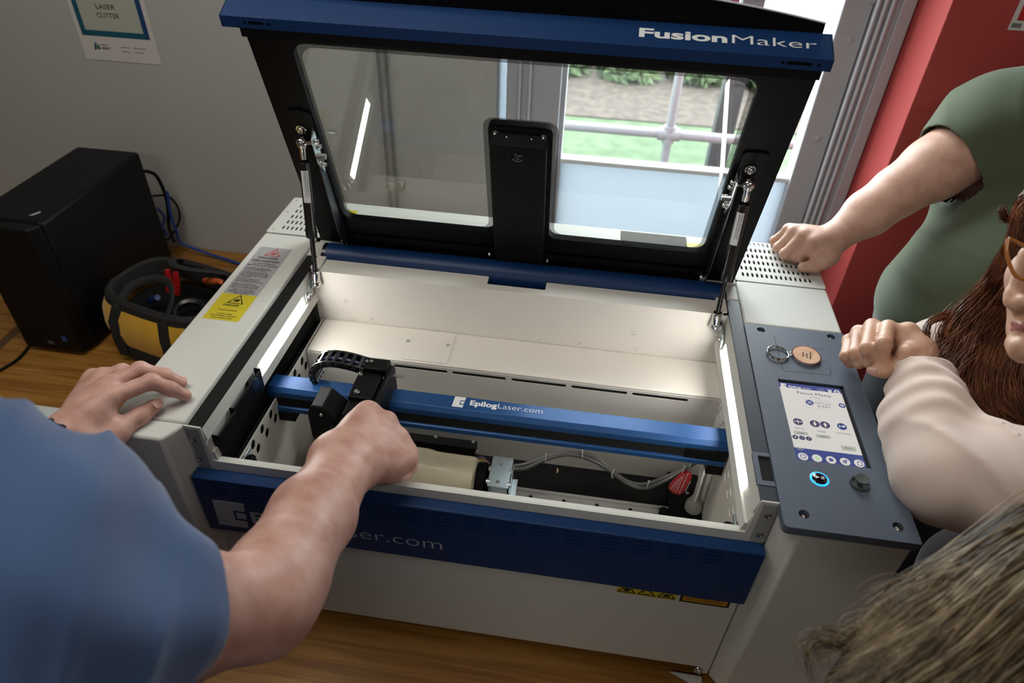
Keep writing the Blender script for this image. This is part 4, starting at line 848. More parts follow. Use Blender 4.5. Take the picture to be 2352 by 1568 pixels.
def gear(name, cx, cy, r, m, hole=0.38, dz=0.0003):
    o = []
    for k in range(8):
        for a, q in ((-0.2, 1), (0.2, 1), (0.28, 0.74), (0.5, 0.74)): t = 2*math.pi*(k+a)/8 if a < 0.5 else 2*math.pi*(k+0.6)/8; o.append((cx+math.cos(t)*r*q, cy+math.sin(t)*r*q))
    return plate(name, [o, circ(cx, cy, r*hole)], 0.0001, m, scn, (0, 0, ZU+dz), (1, 0, 0), (0, 1, 0))
gear('gear_icon', U(0.93), V(0.052), 0.0048, UIW)
tt('Focus Menu', U(0.27), U(0.80), V(0.140), 0.0058, UIT); tt('(inches)', U(0.46), U(0.62), V(0.178), 0.0024, UIT)
plate('focus_box', [rrect(U(0.34), U(0.80), V(0.315), V(0.200), 0.004), rrect(U(0.343), U(0.797), V(0.3125), V(0.2025), 0.0038)], 0.0001, UIG, scn, (0, 0, ZU+0.0003), (1, 0, 0), (0, 1, 0))
def disc(name, cx, cy, r, m, dz=0.0003): return plate(name, [circ(cx, cy, r, 28)], 0.0001, m, scn, (0, 0, ZU+dz), (1, 0, 0), (0, 1, 0))
disc('target_icon', U(0.43), V(0.245), 0.0056, UIB); plate('target_ring', [circ(U(0.43), V(0.245), 0.0022), circ(U(0.43), V(0.245), 0.0014)], 0.0001, UIW, scn, (0, 0, ZU+0.0005), (1, 0, 0), (0, 1, 0))
for k in range(4):
    t = math.pi/4+k*math.pi/2; disc('target_mark', U(0.43)+0.0040*math.cos(t), V(0.245)+0.0040*math.sin(t), 0.0007, UIW, 0.0005)
tt('CO2 Focus', U(0.50), U(0.765), V(0.250), 0.0035); tt('6.551', U(0.545), U(0.73), V(0.292), 0.0042)
disc('settings_button', U(0.94), V(0.235), 0.0048, UIB); gear('gear_icon', U(0.94), V(0.235), 0.0029, UIW, dz=0.0005)
disc('move_button', U(0.165), V(0.520), 0.0068, UIP); uq('move_mark', U(0.10), U(0.23), V(0.523), V(0.517), UIC, dz=0.0005); uq('move_mark', U(0.160), U(0.170), V(0.545), V(0.495), UIC, dz=0.0005)
disc('nudge_button', U(0.42), V(0.520), 0.0068, UIP); disc('nudge_button', U(0.575), V(0.520), 0.0068, UIP)
for cx, sg in ((0.42, -1), (0.575, 1)):
    x, y = U(cx), V(0.52); k = 0.0042*sg
    plate('nudge_arrow', [[(x-0.0011, y-k), (x+0.0011, y-k), (x+0.0011, y), (x+0.0028, y), (x, y+k), (x-0.0028, y), (x-0.0011, y)]], 0.0001, UIC, scn, (0, 0, ZU+0.0005), (1, 0, 0), (0, 1, 0))
disc('park_button', U(0.83), V(0.515), 0.0066, UIB); uq('park_mark', U(0.79), U(0.85), V(0.520), V(0.513), UIC, dz=0.0005); disc('park_mark', U(0.86), V(0.512), 0.0018, UIC, 0.0005); uq('park_mark', U(0.785), U(0.793), V(0.53), V(0.50), UIC, dz=0.0005)
tt('Move To', U(0.09), U(0.235), V(0.612), 0.0031); tt('Nudge', U(0.43), U(0.55), V(0.618), 0.0031); tt('Park Rotary', U(0.72), U(0.93), V(0.612), 0.0031)
uq('value_box', U(0.06), U(0.27), V(0.680), V(0.640), UIG); uq('value_box', U(0.39), U(0.60), V(0.690), V(0.650), UIG)
tt('0.000', U(0.11), U(0.22), V(0.672), 0.0030, dz if False else UIT); tt('0.005', U(0.44), U(0.55), V(0.682), 0.0030)
for k, u_ in enumerate((0.065, 0.165, 0.265)): disc('preset_button', U(u_), V(0.718), 0.0041, UIP); tt(str(k+1), U(u_)-0.0007, U(u_)+0.0008, V(0.718)-0.0014, 0.0028, UIC)
uq('done_button', U(0.72), U(0.93), V(0.806), V(0.752), UIG); tt('Done', U(0.775), U(0.875), V(0.788), 0.0031)
tt('Idle', U(0.05), U(0.14), V(0.868), 0.0036, UIG)
for k, u_ in enumerate((0.11, 0.31, 0.51, 0.71, 0.91)): disc('status_button', U(u_), V(0.940), 0.0066, UIW)
plate('refresh_icon', [circ(U(0.11), V(0.94), 0.0038), circ(U(0.11), V(0.94), 0.0028)], 0.0001, UIB, scn, (0, 0, ZU+0.0005), (1, 0, 0), (0, 1, 0))
uq('plus_icon', U(0.255), U(0.365), V(0.944), V(0.938), UIGR, dz=0.0005); uq('plus_icon', U(0.304), U(0.316), V(0.965), V(0.915), UIGR, dz=0.0005)
gear('sun_icon', U(0.51), V(0.94), 0.0034, UIB, 0.1, 0.0005); gear('job_icon', U(0.705), V(0.943), 0.0030, UIB, 0.3, 0.0005); gear('job_icon', U(0.73), V(0.925), 0.0014, UIB, 0.1, 0.0005)
plate('trace_icon', [rrect(U(0.885), U(0.955), V(0.965), V(0.917), 0.0016), rrect(U(0.895), U(0.945), V(0.960), V(0.923), 0.0012)], 0.0001, UIB, scn, (0, 0, ZU+0.0005), (1, 0, 0), (0, 1, 0))
# run/pause button and joystick ----------------------------------------
c = at(1882, 1100, z=PZ)
b = MB(); b.lathe((c[0], c[1], PZ-0.002), (0, 0, 1), [(0.0120, 0), (0.0120, 0.0024), (0.0106, 0.0030), (0.0095, 0.0028)], 40); rb = b.build('run_button_ring', mat('blue_ring_light', (0.02, 0.3, 0.6), 0.3, emit=(0.03, 0.45, 0.95), es=1.3), cp)
rb['label'] = 'glowing blue ring'
MB().lathe((c[0], c[1], PZ-0.001), (0, 0, 1), [(0.0096, 0), (0.0096, 0.0022), (0.0085, 0.0030), (0.004, 0.0034)], 40).build('run_button', mat('button_black', (0.004, 0.004, 0.008), 0.1, coat=0.5), cp)
zb = PZ+0.0026
plate('button_print', [[(c[0]-0.0058, c[1]-0.0018), (c[0]+0.0000, c[1]+0.0010), (c[0]-0.0052, c[1]+0.0036)]], 0.0001, WHITEP, cp, (0, 0, zb), (1, 0, 0), (0, 1, 0))
for k in (0, 1): plate('button_print', [rrect(c[0]+0.0018+k*0.0022, c[0]+0.0030+k*0.0022, c[1]-0.0018, c[1]+0.0028, 0)], 0.0001, WHITEP, cp, (0, 0, zb), (1, 0, 0), (0, 1, 0))
c = at(1974, 1112, z=PZ)
JOY = mat('joystick_grey_green', (0.055, 0.068, 0.066), 0.5)
jb = MB().lathe((c[0], c[1], PZ), (0, 0, 1), [(0.0125, 0), (0.0125, 0.002), (0.0118, 0.0035), (0.0105, 0.0035), (0.0095, 0.0005)], 36).build('joystick_collar', JOY, cp)
MB().lathe((c[0], c[1], PZ), (0, 0, 1), [(0.0035, 0), (0.003, 0.007), (0.0085, 0.0085), (0.0090, 0.0100), (0.0085, 0.0115), (0.0060, 0.0112), (0.001, 0.0108)], 32).build('joystick', JOY, cp)
# fire-hazard stickers on the left cover --------------------------------
gx0, gx1 = -0.5535, -0.4925
def stick(name, y0, y1, m, lbl):
    o = MB().box(gx0, gx1, y0, y1, ZT, ZT+0.0003).build(name, m, M); o['label'] = lbl; return o
s1 = stick('fire_hazard_label', 0.0395, 0.1925, GREYST, 'grey fire hazard label with a red triangle')
s2 = stick('danger_label', -0.0330, 0.0395, YELLOW, 'yellow danger label with a black triangle')
def lines(par, rows, m=BLACKP):
    for s, xa, xb, y, h, bd in rows: text(s, 'label_lettering', m, par, (xa, y, ZT+0.0003), (xb, y, ZT+0.0003), (0, 1, 0), h, bd)
cxm = (gx0+gx1)/2
lines(s1, [('DANGER', cxm-0.019, cxm+0.019, 0.1530, 0.0068, 0.02), ('FIRE HAZARD', cxm-0.026, cxm+0.026, 0.1425, 0.0060, 0.02), ('DO NOT OPERATE', cxm-0.021, cxm+0.021, 0.1350, 0.0038, 0.01), ('MACHINE UNATTENDED', cxm-0.0275, cxm+0.0275, 0.1285, 0.0038, 0.01),
  ('USE EXTREME CAUTION WHEN', gx0+0.004, gx0+0.048, 0.1200, 0.0026, 0.01), ('CUTTING FLAMMABLE MATERIALS', gx0+0.004, gx0+0.053, 0.1160, 0.0026, 0.01), ('SUCH AS WOOD OR ACRYLIC.', gx0+0.004, gx0+0.045, 0.1120, 0.0026, 0.01),
  ('A PROPERLY MAINTAINED FIRE', gx0+0.004, gx0+0.050, 0.1060, 0.0026, 0.01), ('EXTINGUISHER SHOULD BE KEPT', gx0+0.004, gx0+0.053, 0.1020, 0.0026, 0.01), ('NEAR THE MACHINE AT ALL TIMES.', gx0+0.004, gx0+0.055, 0.0980, 0.0026, 0.01), ('WE RECOMMEND A CO2 FIRE', gx0+0.004, gx0+0.054, 0.0940, 0.0026, 0.01), ('EXTINGUISHER.', gx0+0.004, gx0+0.026, 0.0900, 0.0026, 0.01),
  ('PERIODICALLY REMOVE THE', gx0+0.004, gx0+0.045, 0.0840, 0.0026, 0.01), ('VECTOR CUTTING GRID AND', gx0+0.004, gx0+0.044, 0.0800, 0.0026, 0.01), ('REMOVE DEBRIS FROM THE TABLE', gx0+0.004, gx0+0.055, 0.0760, 0.0026, 0.01),
  ('PERIODICALLY REMOVE THE', gx0+0.004, gx0+0.045, 0.0690, 0.0026, 0.01), ('EXHAUST TUBE ADAPTER FROM', gx0+0.004, gx0+0.051, 0.0650, 0.0026, 0.01), ('THE BACK OF THE MACHINE AND', gx0+0.004, gx0+0.053, 0.0610, 0.0026, 0.01), ('REMOVE ANY DEBRIS FROM THE', gx0+0.004, gx0+0.052, 0.0570, 0.0026, 0.01),
  ('REFER TO THE USERS', cxm-0.019, cxm+0.019, 0.0512, 0.0028, 0.01), ('MANUAL FOR ADDITIONAL', cxm-0.023, cxm+0.023, 0.0475, 0.0028, 0.01), ('INFORMATION REGARDING', cxm-0.024, cxm+0.024, 0.0438, 0.0028, 0.01), ('FIRE SAFETY', cxm-0.012, cxm+0.012, 0.0402, 0.0028, 0.01)])
lines(s2, [('DANGER', cxm-0.0135, cxm+0.0135, 0.0055, 0.0050, 0.03), ('RISQUE D\'INCENDIE', cxm-0.016, cxm+0.016, -0.0075, 0.0028, 0.01), ('NE PAS LAISSER', cxm-0.013, cxm+0.013, -0.0180, 0.0030, 0.01), ('FONCTIONNER LA MACHINE', cxm-0.0225, cxm+0.0225, -0.0235, 0.0030, 0.01), ('SANS SURVEILLANCE', cxm-0.017, cxm+0.017, -0.0290, 0.0030, 0.01)])
FL = [(-0.0048, -0.003), (0.003, -0.003), (0.0048, 0.0005), (0.0035, 0.005), (0.0025, 0.0015), (0.0010, 0.0065), (-0.0002, 0.002), (-0.0015, 0.004), (-0.0035, 0.001)]
for par, y, m_, s_ in ((s1, 0.1635, REDP, 0.030), (s2, 0.0130, BLACKP, 0.0285)):
    tri('fire_triangle', par, (cxm+0.003, y, ZT+0.0004), (1, 0, 0), (0, 1, 0), s_, 0.0014, m_)
    plate('flame_mark', [[(x+cxm+0.003, y_+y+0.0085) for x, y_ in FL]], 0.0002, m_, par, (0, 0, ZT+0.0007), (1, 0, 0), (0, 1, 0))
# ================================================================ rotary fixture in the tub, tumbler
ZP = 0.130
R_ = root('rotary_fixture', (0.0, 0.0, 0.0515), 'black rotary engraving fixture with a ruler lying inside the machine', 'rotary attachment')
MB().box(-0.400, 0.2440, -0.2450, 0.0732, 0.118, ZP-0.0012).build('base_plate', MATTE, R_, bevel=0.001)
MB().box(-0.385, -0.375, -0.2, 0.05, 0.0515, 0.118).box(0.20, 0.21, -0.2, 0.05, 0.0515, 0.118).build('base_support', MATTE, R_)
MB().box(-0.1240, 0.2245, 0.0440, 0.0732, ZP-0.0012, ZP).build('ruler', GLOSSB, R_)
X11 = at(1121, 1042, z=ZP)[0]; X22 = at(1451, 1082, z=ZP)[0]; inch = (X22-X11)/11
b = MB()
yb_ = 0.0600
for k in range(0, 52):
    x = X11 + inch*(k*0.25-1.0)
    if -0.123 < x < 0.222:
        hgt = 0.0042 if k % 4 == 2 else 0.0024; b.box(x-0.0004, x+0.0004, 0.0462, 0.0462+hgt, ZP, ZP+0.0001)
for k in range(0, 80):
    x = X11-0.0135 + inch*0.19685*k
    if -0.122 < x < 0.205: b.box(x-0.00025, x+0.00025, yb_, yb_+(0.0030 if k % 5 == 0 else 0.0018), ZP, ZP+0.0001)
b.box(-0.122, 0.205, yb_-0.0004, yb_, ZP, ZP+0.0001)
b.build('ruler_ticks', WHITEP, R_, smooth=False)['label'] = 'white ruler graduations'
for n_ in range(11, 24):
    x = X11+inch*(n_-11); text(str(n_), 'ruler_numeral', WHITEP, R_, (x-0.0026, 0.0520, ZP), (x+0.0030, 0.0520, ZP), (0, 1, 0), 0.0036, 0.01, italic=0.2)
for k in range(13):
    x = X11-0.0055+inch*(k*25/25.4); 
    if x < 0.205: text(str(275+25*k), 'ruler_numeral', WHITEP, R_, (x-0.0038, 0.0655, ZP), (x+0.0038, 0.0655, ZP), (0, 1, 0), 0.0028, 0.01, italic=0.2)
MB().box(-0.330, -0.1110, -0.0080, 0.0110, ZP-0.001, 0.200).build('drive_housing', MATTE, R_, bevel=0.0015)
for px, py in ((1001, 1003), (1087, 1015)): screw(R_, at(px, py, z=0.200), (0, 0, 1), 0.0032, 0.0015, ZINC)
MB().box(-0.1120, -0.1070, -0.010, 0.000, ZP, 0.190).build('housing_edge', STEEL, R_)
MB().box(0.2440, 0.3000, -0.240, 0.0720, 0.110, 0.1500).build('end_block', MATTE, R_, bevel=0.002)
for px, py in ((1592, 1140), (1597, 1195), (1578, 1132)): screw(R_, at(px, py, z=0.150), (0, 0, 1), 0.0035, 0.0015, STEEL)
# aluminium rail
rb = MB(); y0, y1 = -0.0640, -0.0350
rb.box(-0.040, 0.2470, y0, y1, ZP-0.001, 0.1370).box(-0.040, 0.2470, y1-0.004, y1, 0.1370, 0.1430).box(-0.040, 0.2470, y0, y0+0.003, 0.1370, 0.1410)
rb.build('guide_rail', ALU, R_, bevel=0.0005)
for px, py in ((1219, 1140), (1295, 1150), (1371, 1160), (1448, 1170)): 
    p = at(px, py, z=0.1370); MB().lathe(p, (0, 0, 1), [(0.0042, 0), (0.0040, 0.0006), (0.0030, 0.0006), (0.0022, -0.001)], 16).build('rail_screw', STEEL, R_)
p = at(1524, 1178, z=0.142); MB().lathe((p[0], p[1], 0.137), (0, 0, 1), [(0.0085, 0), (0.0085, 0.012), (0.006, 0.014)], 20).build('end_stop', MATTE, R_)
# clamp carriage in plated steel
zc_ = 0.2300; q = [at(px, py, z=zc_) for px, py in ((1133, 1046), (1177, 1052), (1170, 1122), (1119, 1115))]
cx0, cx1 = (q[0][0]+q[3][0])/2, (q[1][0]+q[2][0])/2; cy1, cy0 = q[0][1], q[2][1]
lp = rpoly([(cx0, cy0, 0.001), (cx1, cy0, 0.001), (cx1, cy1, 0.003), (cx0, cy1, 0.003)])
plate('clamp_top_plate', [lp, circ((cx0+cx1)/2-0.001, cy1-0.019, 0.0022), ], 0.0018, ZINC, R_, (0, 0, zc_), (1, 0, 0), (0, 1, 0), bevel=0.0004)
MB().box(cx0, cx1, cy0, cy0+0.0018, 0.195, zc_-0.0018).box(cx0, cx0+0.0018, cy0, cy1, 0.175, zc_-0.0018).box(cx1-0.0018, cx1, cy0, cy1, 0.175, zc_-0.0018).build('clamp_body', ZINC, R_)
MB().box(cx0+0.003, cx1-0.002, cy0-0.030, cy0+0.001, 0.185, 0.195).build('clamp_tongue', STEEL, R_)
MB().box(cx1+0.0010, cx1+0.0030, cy0-0.006, cy1-0.014, 0.16, 0.226).box(cx1+0.003, cx1+0.012, cy0+0.003, cy1-0.026, 0.205, 0.207).build('clamp_side_bracket', ZINC, R_, bevel=0.0006)
MB().box(cx0+0.002, cx1-0.002, -0.150, -0.035, 0.1435, 0.175).build('clamp_saddle', MATTE, R_)
for i, (dx, dy) in enumerate(((-0.0005, cy1-0.027-cy0), (-0.0005, 0.012), (cx1-cx0-0.001, cy1-0.029-cy0), (cx1-cx0-0.001, 0.010))):
    MB().cyl((cx0+dx-0.003, cy0+dy, zc_-0.0045), (cx0+dx+0.004, cy0+dy, zc_-0.0045), 0.0052, 16).build('clamp_roller', STEEL, R_)
screw(R_, at(1151, 1067, z=zc_), (0, 0, 1), 0.003, 0.0018, CHROME); screw(R_, at(1143, 1107, z=zc_), (0, 0, 1), 0.0034, 0.0018, CHROME)
# wiring
for k, c in enumerate(((0.03, 0.05, 0.35), (0.45, 0.10, 0.02), (0.5, 0.4, 0.05), (0.4, 0.4, 0.38), (0.02, 0.25, 0.06))):
    a = at(1098, 1049+3.5*k, z=0.185); b_ = at(1112, 1049+3.3*k, z=0.190); c_ = at(1124, 1063+k*0.6, z=0.180)
    MB().tube([a, b_, c_], 0.0008, 6).build('ribbon_wire', mat('wire_%d' % k, c, 0.4), R_)
CG = mat('grey_cable', (0.10, 0.10, 0.10), 0.35)
def smooth_path(P, n=6):
    P = [Vector(p) for p in P]; o = []
    for i in range(len(P)-1):
        p0 = P[max(i-1, 0)]; p1 = P[i]; p2 = P[i+1]; p3 = P[min(i+2, len(P)-1)]
        for k in range(n):
            t = k/n; o.append(0.5*((2*p1)+(p2-p0)*t+(2*p0-5*p1+4*p2-p3)*t*t+(3*p1-p0-3*p2+p3)*t**3))
    o.append(P[-1]); return o
cpts = [(1178, 1070, 0.200), (1205, 1066, 0.205), (1250, 1050, 0.215), (1295, 1040, 0.222), (1335, 1040, 0.222), (1370, 1053, 0.215), (1405, 1080, 0.200), (1440, 1105, 0.185), (1480, 1112, 0.180), (1530, 1095, 0.190), (1575, 1072, 0.210), (1600, 1055, 0.225)]
for k, (dx, dy, dz) in enumerate(((0, 0, 0), (0.3, 6.5, -0.002))):
    pp = smooth_path([at(px+dx, py+dy+(3*math.sin(i*1.7) if k else 0), z=z+dz) for i, (px, py, z) in enumerate(cpts)])
    MB().tube(pp, 0.0036, 10).build('grey_cable', CG, R_)
TIE = mat('white_cable_tie', (0.42, 0.42, 0.40), 0.5)
for px, py, z in ((1253, 1052, 0.215), (1337, 1043, 0.222), (1409, 1088, 0.198), (1490, 1114, 0.181), (1572, 1079, 0.208), (1588, 1065, 0.218)):
    c = Vector(at(px, py, z=z)); ax = Vector((1, 0.1, 0)) if px in (1253, 1337) else Vector((1, -0.5, 0.1)); MB().torus(c, ax, 0.0072, 0.0011, 20, 6).box(c.x-0.0018, c.x+0.0018, c.y+0.004, c.y+0.008, c.z, c.z+0.004).build('cable_tie', TIE, R_)
tg = [(1571, 1078), (1584, 1083), (1590, 1094), (1571, 1130), (1560, 1137), (1545, 1133), (1535, 1120), (1540, 1108)]
# warning tag hanging on the cable
pl_ = [Vector(at(px, py, z=0.205)) for px, py in tg]
tn = Vector((0, 0, 0.0006)); b = MB(); b.prism2([v for v in pl_], [v+tn for v in pl_]); wt = tag(b.build('warning_tag', mat('tag_red', (0.42, 0.02, 0.02), 0.4)), 'red warning tag hanging from the grey cable in the machine', 'tag')
a0 = Vector(at(1583, 1086, z=0.2058)); 
for k, (s_, sa, ln) in enumerate((('Warning!', (1585, 1104), (1574, 1127)), ('Electrical Damage May Occur!', (1580, 1086), (1559, 1132)), ('The laser system MUST be', (1571, 1088), (1551, 1130)), ('turned off prior to', (1564, 1094), (1546, 1125)), ('or removal of this', (1556, 1100), (1540, 1122)))):
    p = Vector(at(*sa, z=0.2058)); q_ = Vector(at(*ln, z=0.2058)); text(s_, 'tag_lettering', WHITEP, wt, p, q_, Vector((0, 0, 1)).cross(q_-p), 0.0022, 0.01)
MB().box(-0.330, -0.325, -0.180, 0.0, ZP-0.001, 0.19).build('drive_wall', MATTE, R_)
# tumbler
tz, ty = 0.1830, -0.0640
tb = MB(); pr = [(0.030, 0.0), (0.0335, 0.0008), (0.0375, 0.004), (0.0390, 0.010), (0.0395, 0.066), (0.0400, 0.078), (0.0425, 0.088), (0.0430, 0.100), (0.0430, 0.150), (0.041, 0.19), (0.038, 0.225), (0.036, 0.226), (0.001, 0.226)]
pr = [(0.001, 0.0015), (0.018, 0.0015), (0.0195, 0.0022), (0.0210, 0.0015), (0.0255, 0.0015), (0.0262, 0.0002)]+pr
tb.lathe((-0.0985, ty, tz), (-1, 0, 0), pr, 56); tag(tb.build('tumbler', mat('cream_enamel', (0.66, 0.59, 0.42), 0.28, bump=0.15, bscale=700, coat=0.2)), 'cream coloured metal tumbler lying on its side in the rotary fixture', 'tumbler')
ch = MB(); ch.lathe((-0.0975, ty, tz), (1, 0, 0), [(0.030, 0), (0.032, 0.004), (0.032, 0.016), (0.012, 0.018), (0.012, 0.030)], 24); ch.build('chuck', MATTE, R_)
for k, (px, py) in enumerate(((1280, 1080), (1277, 1033))):
    z = ZP if k == 0 else 0.145; a = Vector(at(px, py-6, z=z)); c = Vector(at(px-1, py+7, z=z)); m_ = Vector(at(px+1, py, z=z))
    b = MB(); b.tube([a, m_, c], [0.0004, 0.0022, 0.0005], 6, flat=0.3); tag(b.build('wood_splinter', mat('splinter_wood', (0.45, 0.33, 0.2), 0.7)), ('pale wood splinter on the black fixture plate' if k == 0 else 'pale wood splinter behind the ruler'), 'splinter', 'wood splinters in the machine')
# ================================================================ keyring
K = root('keyring', (0.385, 0.036, PZ), 'steel keyring with an oval pale wood tag on the control panel', 'keyring')
kc = at(1786, 812, z=PZ+0.002); MB().torus((kc[0], kc[1], PZ+0.0022), (0.03, 0, 1), 0.0165, 0.0012, 48, 8).torus((kc[0]+0.0002, kc[1]+0.0001, PZ+0.0042), (0.05, 0.02, 1), 0.0163, 0.0011, 48, 8).build('split_ring', CHROME, K)
oc = at(1852, 816, z=PZ+0.004); A = Vector((0.970, 0.10, 0)).normalized(); Bv = Vector((-A.y, A.x, 0))
def oval(a, b_, n=48): return [(a*math.cos(2*math.pi*i/n), b_*math.sin(2*math.pi*i/n)) for i in range(n)]
rm = plate('tag_rim', [oval(0.0218, 0.0225), oval(0.0204, 0.0210)], 0.005, CHROME, K, (oc[0], oc[1], PZ+0.0052), A, Bv, bevel=0.0006)
wd = plate('wood_tag', [oval(0.0204, 0.0210)], 0.004, wood('maple', (0.52, 0.30, 0.17), (0.60, 0.38, 0.24), (0.66, 0.45, 0.30), (30, 60, 60), 0.3), K, (oc[0], oc[1], PZ+0.0052), A, Bv, bevel=0.0012)
u1 = Vector((0.16, 0.98, 0)); 
for k, s_ in enumerate(('Sarnia', 'Library', 'Makerspace')):
    o_ = Vector((oc[0], oc[1], PZ+0.0053))+Vector((-0.0015+0.0052*k-0.0035, -0.0065-0.0015*k, 0)); l_ = (0.0118, 0.0125, 0.0175)[k]; o_.y += (0.001, 0.0, 0)[k]
    text(s_, 'tag_lettering', BLACKP, K, o_, o_+u1*l_, Vector((-1, 0, 0)), 0.0032, 0.02)
MB().torus((kc[0]+0.0195, kc[1]+0.001, PZ+0.004), (0.4, 1, 0.1), 0.0034, 0.0009, 20, 6).torus((kc[0]+0.0228, kc[1]+0.001, PZ+0.004), (0.2, 0.1, 1), 0.0028, 0.0008, 20, 6).build('ring_link', CHROME, K)
# ================================================================ computer tower
Pc = root('computer_tower', (-1.24, 0.515, 0), 'black desktop computer tower standing on the table by the wall', 'computer')
PCM = mat('tower_black', (0.0035, 0.004, 0.0055), 0.45, bump=0.1, bscale=600, spec=0.2); PCF = mat('tower_front', (0.004, 0.004, 0.004), 0.5, spec=0.2)
MB().box(-1.318, -1.142, 0.338, 0.728, 0.006, 0.358).build('tower_case', PCM, Pc, bevel=0.010, seg=4)
fb = MB(); fb.prism([(-1.316, 0.340, 0.010), (-1.144, 0.340, 0.010), (-1.156, 0.308, 0.010), (-1.304, 0.308, 0.010)], (0, 0, 0.345)); fb.build('front_bezel', PCF, Pc, bevel=0.006, seg=3)
MB().box(-1.300, -1.160, 0.345, 0.360, 0, 0.006).box(-1.300, -1.160, 0.690, 0.705, 0, 0.006).build('tower_foot', MATTE, Pc)
MB().box(-1.192, -1.180, 0.3055, 0.3078, 0.045, 0.060).build('blue_sticker', mat('chip_sticker_blue', (0.02, 0.06, 0.2), 0.4), Pc)
MB().box(-1.236, -1.220, 0.3065, 0.3078, 0.030, 0.040).build('bezel_mark', mat('dim_silver', (0.06, 0.06, 0.055), 0.4), Pc)
c = at(80, 490, z=0.3585); text('WORK', 'top_lettering', SILVERP, Pc, (c[0]-0.012, c[1]-0.004, 0.3585), (c[0]+0.012, c[1]+0.006, 0.3585), (-0.4, 1, 0), 0.006) if False else MB().box(-0.012, 0.012, -0.0015, 0.0015, 0, 0.0003, Matrix.Translation((c[0], c[1], 0.3582)) @ Matrix.Rotation(math.radians(62), 4, 'Z')).box(-0.009, 0.011, -0.0055, -0.003, 0, 0.0003, Matrix.Translation((c[0], c[1], 0.3582)) @ Matrix.Rotation(math.radians(62), 4, 'Z')).build('top_print', SILVERP, Pc)
MB().box(-1.297, -1.290, 0.3070, 0.3078, 0.325, 0.332).build('orange_mark', mat('orange_led', (0.6, 0.2, 0.03), 0.4, emit=(1, 0.35, 0.05), es=0.4), Pc)
for z in (0.10, 0.12, 0.14, 0.16, 0.22): MB().box(-1.200, -1.186, 0.3070, 0.3078, z, z+0.005).build('front_port', GLOSSB, Pc)
# cables
BLUEC = mat('blue_network_cable', (0.02, 0.06, 0.28), 0.4)
def cable(name, pts, r, m, lab): tag(MB().tube(smooth_path(pts, 8), r, 10).build(name, m), lab, 'cable', {'network_cable': 'blue cables behind the computer', 'power_cable': 'black cables behind the computer'}.get(name))
cable('network_cable', [at(384, 440, y=0.79), at(392, 490, y=0.79), at(405, 530, y=0.79), at(425, 562, y=0.80)*np.array([1, 1, 1]), (-0.985, 0.775, 0.006), (-0.90, 0.745, 0.005), (-0.80, 0.71, 0.005), (-0.70, 0.68, 0.005), (-0.60, 0.66, 0.005)], 0.0042, BLUEC, 'blue network cable curling from the computer tower to the machine')
cable('network_cable', [at(362, 478, y=0.77), at(378, 500, y=0.78), at(372, 520, y=0.775), at(385, 540, y=0.77), at(366, 512, y=0.76), at(355, 500, y=0.75)], 0.0035, BLUEC, 'short tangled blue cable behind the computer tower')
cable('power_cable', [at(325, 392, y=0.735), at(355, 400, y=0.78), at(374, 432, y=0.80), at(385, 470, y=0.80), at(388, 520, y=0.79), at(400, 555, y=0.76)], 0.0048, MATTE, 'thick black cable looping out behind the computer tower')
cable('power_cable', [at(352, 450, y=0.745), at(385, 450, y=0.80), at(408, 475, y=0.815), at(412, 505, y=0.815), at(395, 540, y=0.79), at(378, 555, y=0.74)], 0.0032, MATTE, 'thin black cable loop beside the blue cable')
cable('front_cable', [at(66, 796, z=0.004), at(40, 825, z=0.004), at(0, 850, z=0.004), at(-40, 870, z=0.004)], 0.0035, MATTE, 'thin black cable on the table in front of the computer tower')
# paper
pp = [at(px, py, z=0.0012) for px, py in ((30, 924), (172, 941), (190, 1010), (-60, 1010))]
b = MB(); b.prism2([(q[0], q[1], 0.0003) for q in pp], [(q[0], q[1], 0.0012) for q in pp]); tag(b.build('printed_sheet', mat('paper_white', (0.62, 0.64, 0.66), 0.6)), 'white printed sheet on the table under the left arm', 'paper')
# crumpled clear bag beside the machine foot
random.seed(5); b = MB(); c = at(262, 1082, z=0.02); n_ = 9
V_ = [[(c[0]-0.07+0.14*i/(n_-1), c[1]-0.05+0.11*j/(n_-1), 0.006+0.032*random.random()) for i in range(n_)] for j in range(n_)]
b.add([v for r in V_ for v in r], [(j*n_+i, j*n_+i+1, (j+1)*n_+i+1, (j+1)*n_+i) for j in range(n_-1) for i in range(n_-1)])
o_ = tag(b.build('plastic_bag', gm, smooth=False), 'crumpled clear plastic bag on the table beside the machine', 'plastic bag')
# ================================================================ tool bag
YEL = mat('yellow_canvas', (0.60, 0.33, 0.014), 0.8, bump=0.4, bscale=500, var=0.12, vscale=12, sheen=0.2); NYL = mat('black_webbing', (0.008, 0.008, 0.008), 0.8, bump=0.4, bscale=700)
G = root('tool_bag', (-0.925, 0.415, 0), 'yellow and black open tool bag between the computer and the machine', 'bag')
ra = math.radians(-15); MG = Matrix.Translation((-0.925, 0.415, 0)) @ Matrix.Rotation(ra, 4, 'Z')
def gp(x, y, z): return MG @ Vector((x, y, z))
def ring(hx, hy, z, n=32, p=3.2):
    return [gp(hx*math.copysign(abs(math.cos(t))**(2/p), math.cos(t)), hy*math.copysign(abs(math.sin(t))**(2/p), math.sin(t)), z) for t in [2*math.pi*i/n for i in range(n)]]
def band(name, secs, m, n=32, cap=False):
    b = MB(); vs = []; fs = []
    for hx, hy, z in secs: vs += ring(hx, hy, z, n)
    for i in range(len(secs)-1):
        for k in range(n): fs.append((i*n+k, i*n+(k+1) % n, (i+1)*n+(k+1) % n, (i+1)*n+k))
    if cap: fs.append(tuple(range(n))[::-1])
    b.add(vs, fs); o = b.build(name, m, G); return o
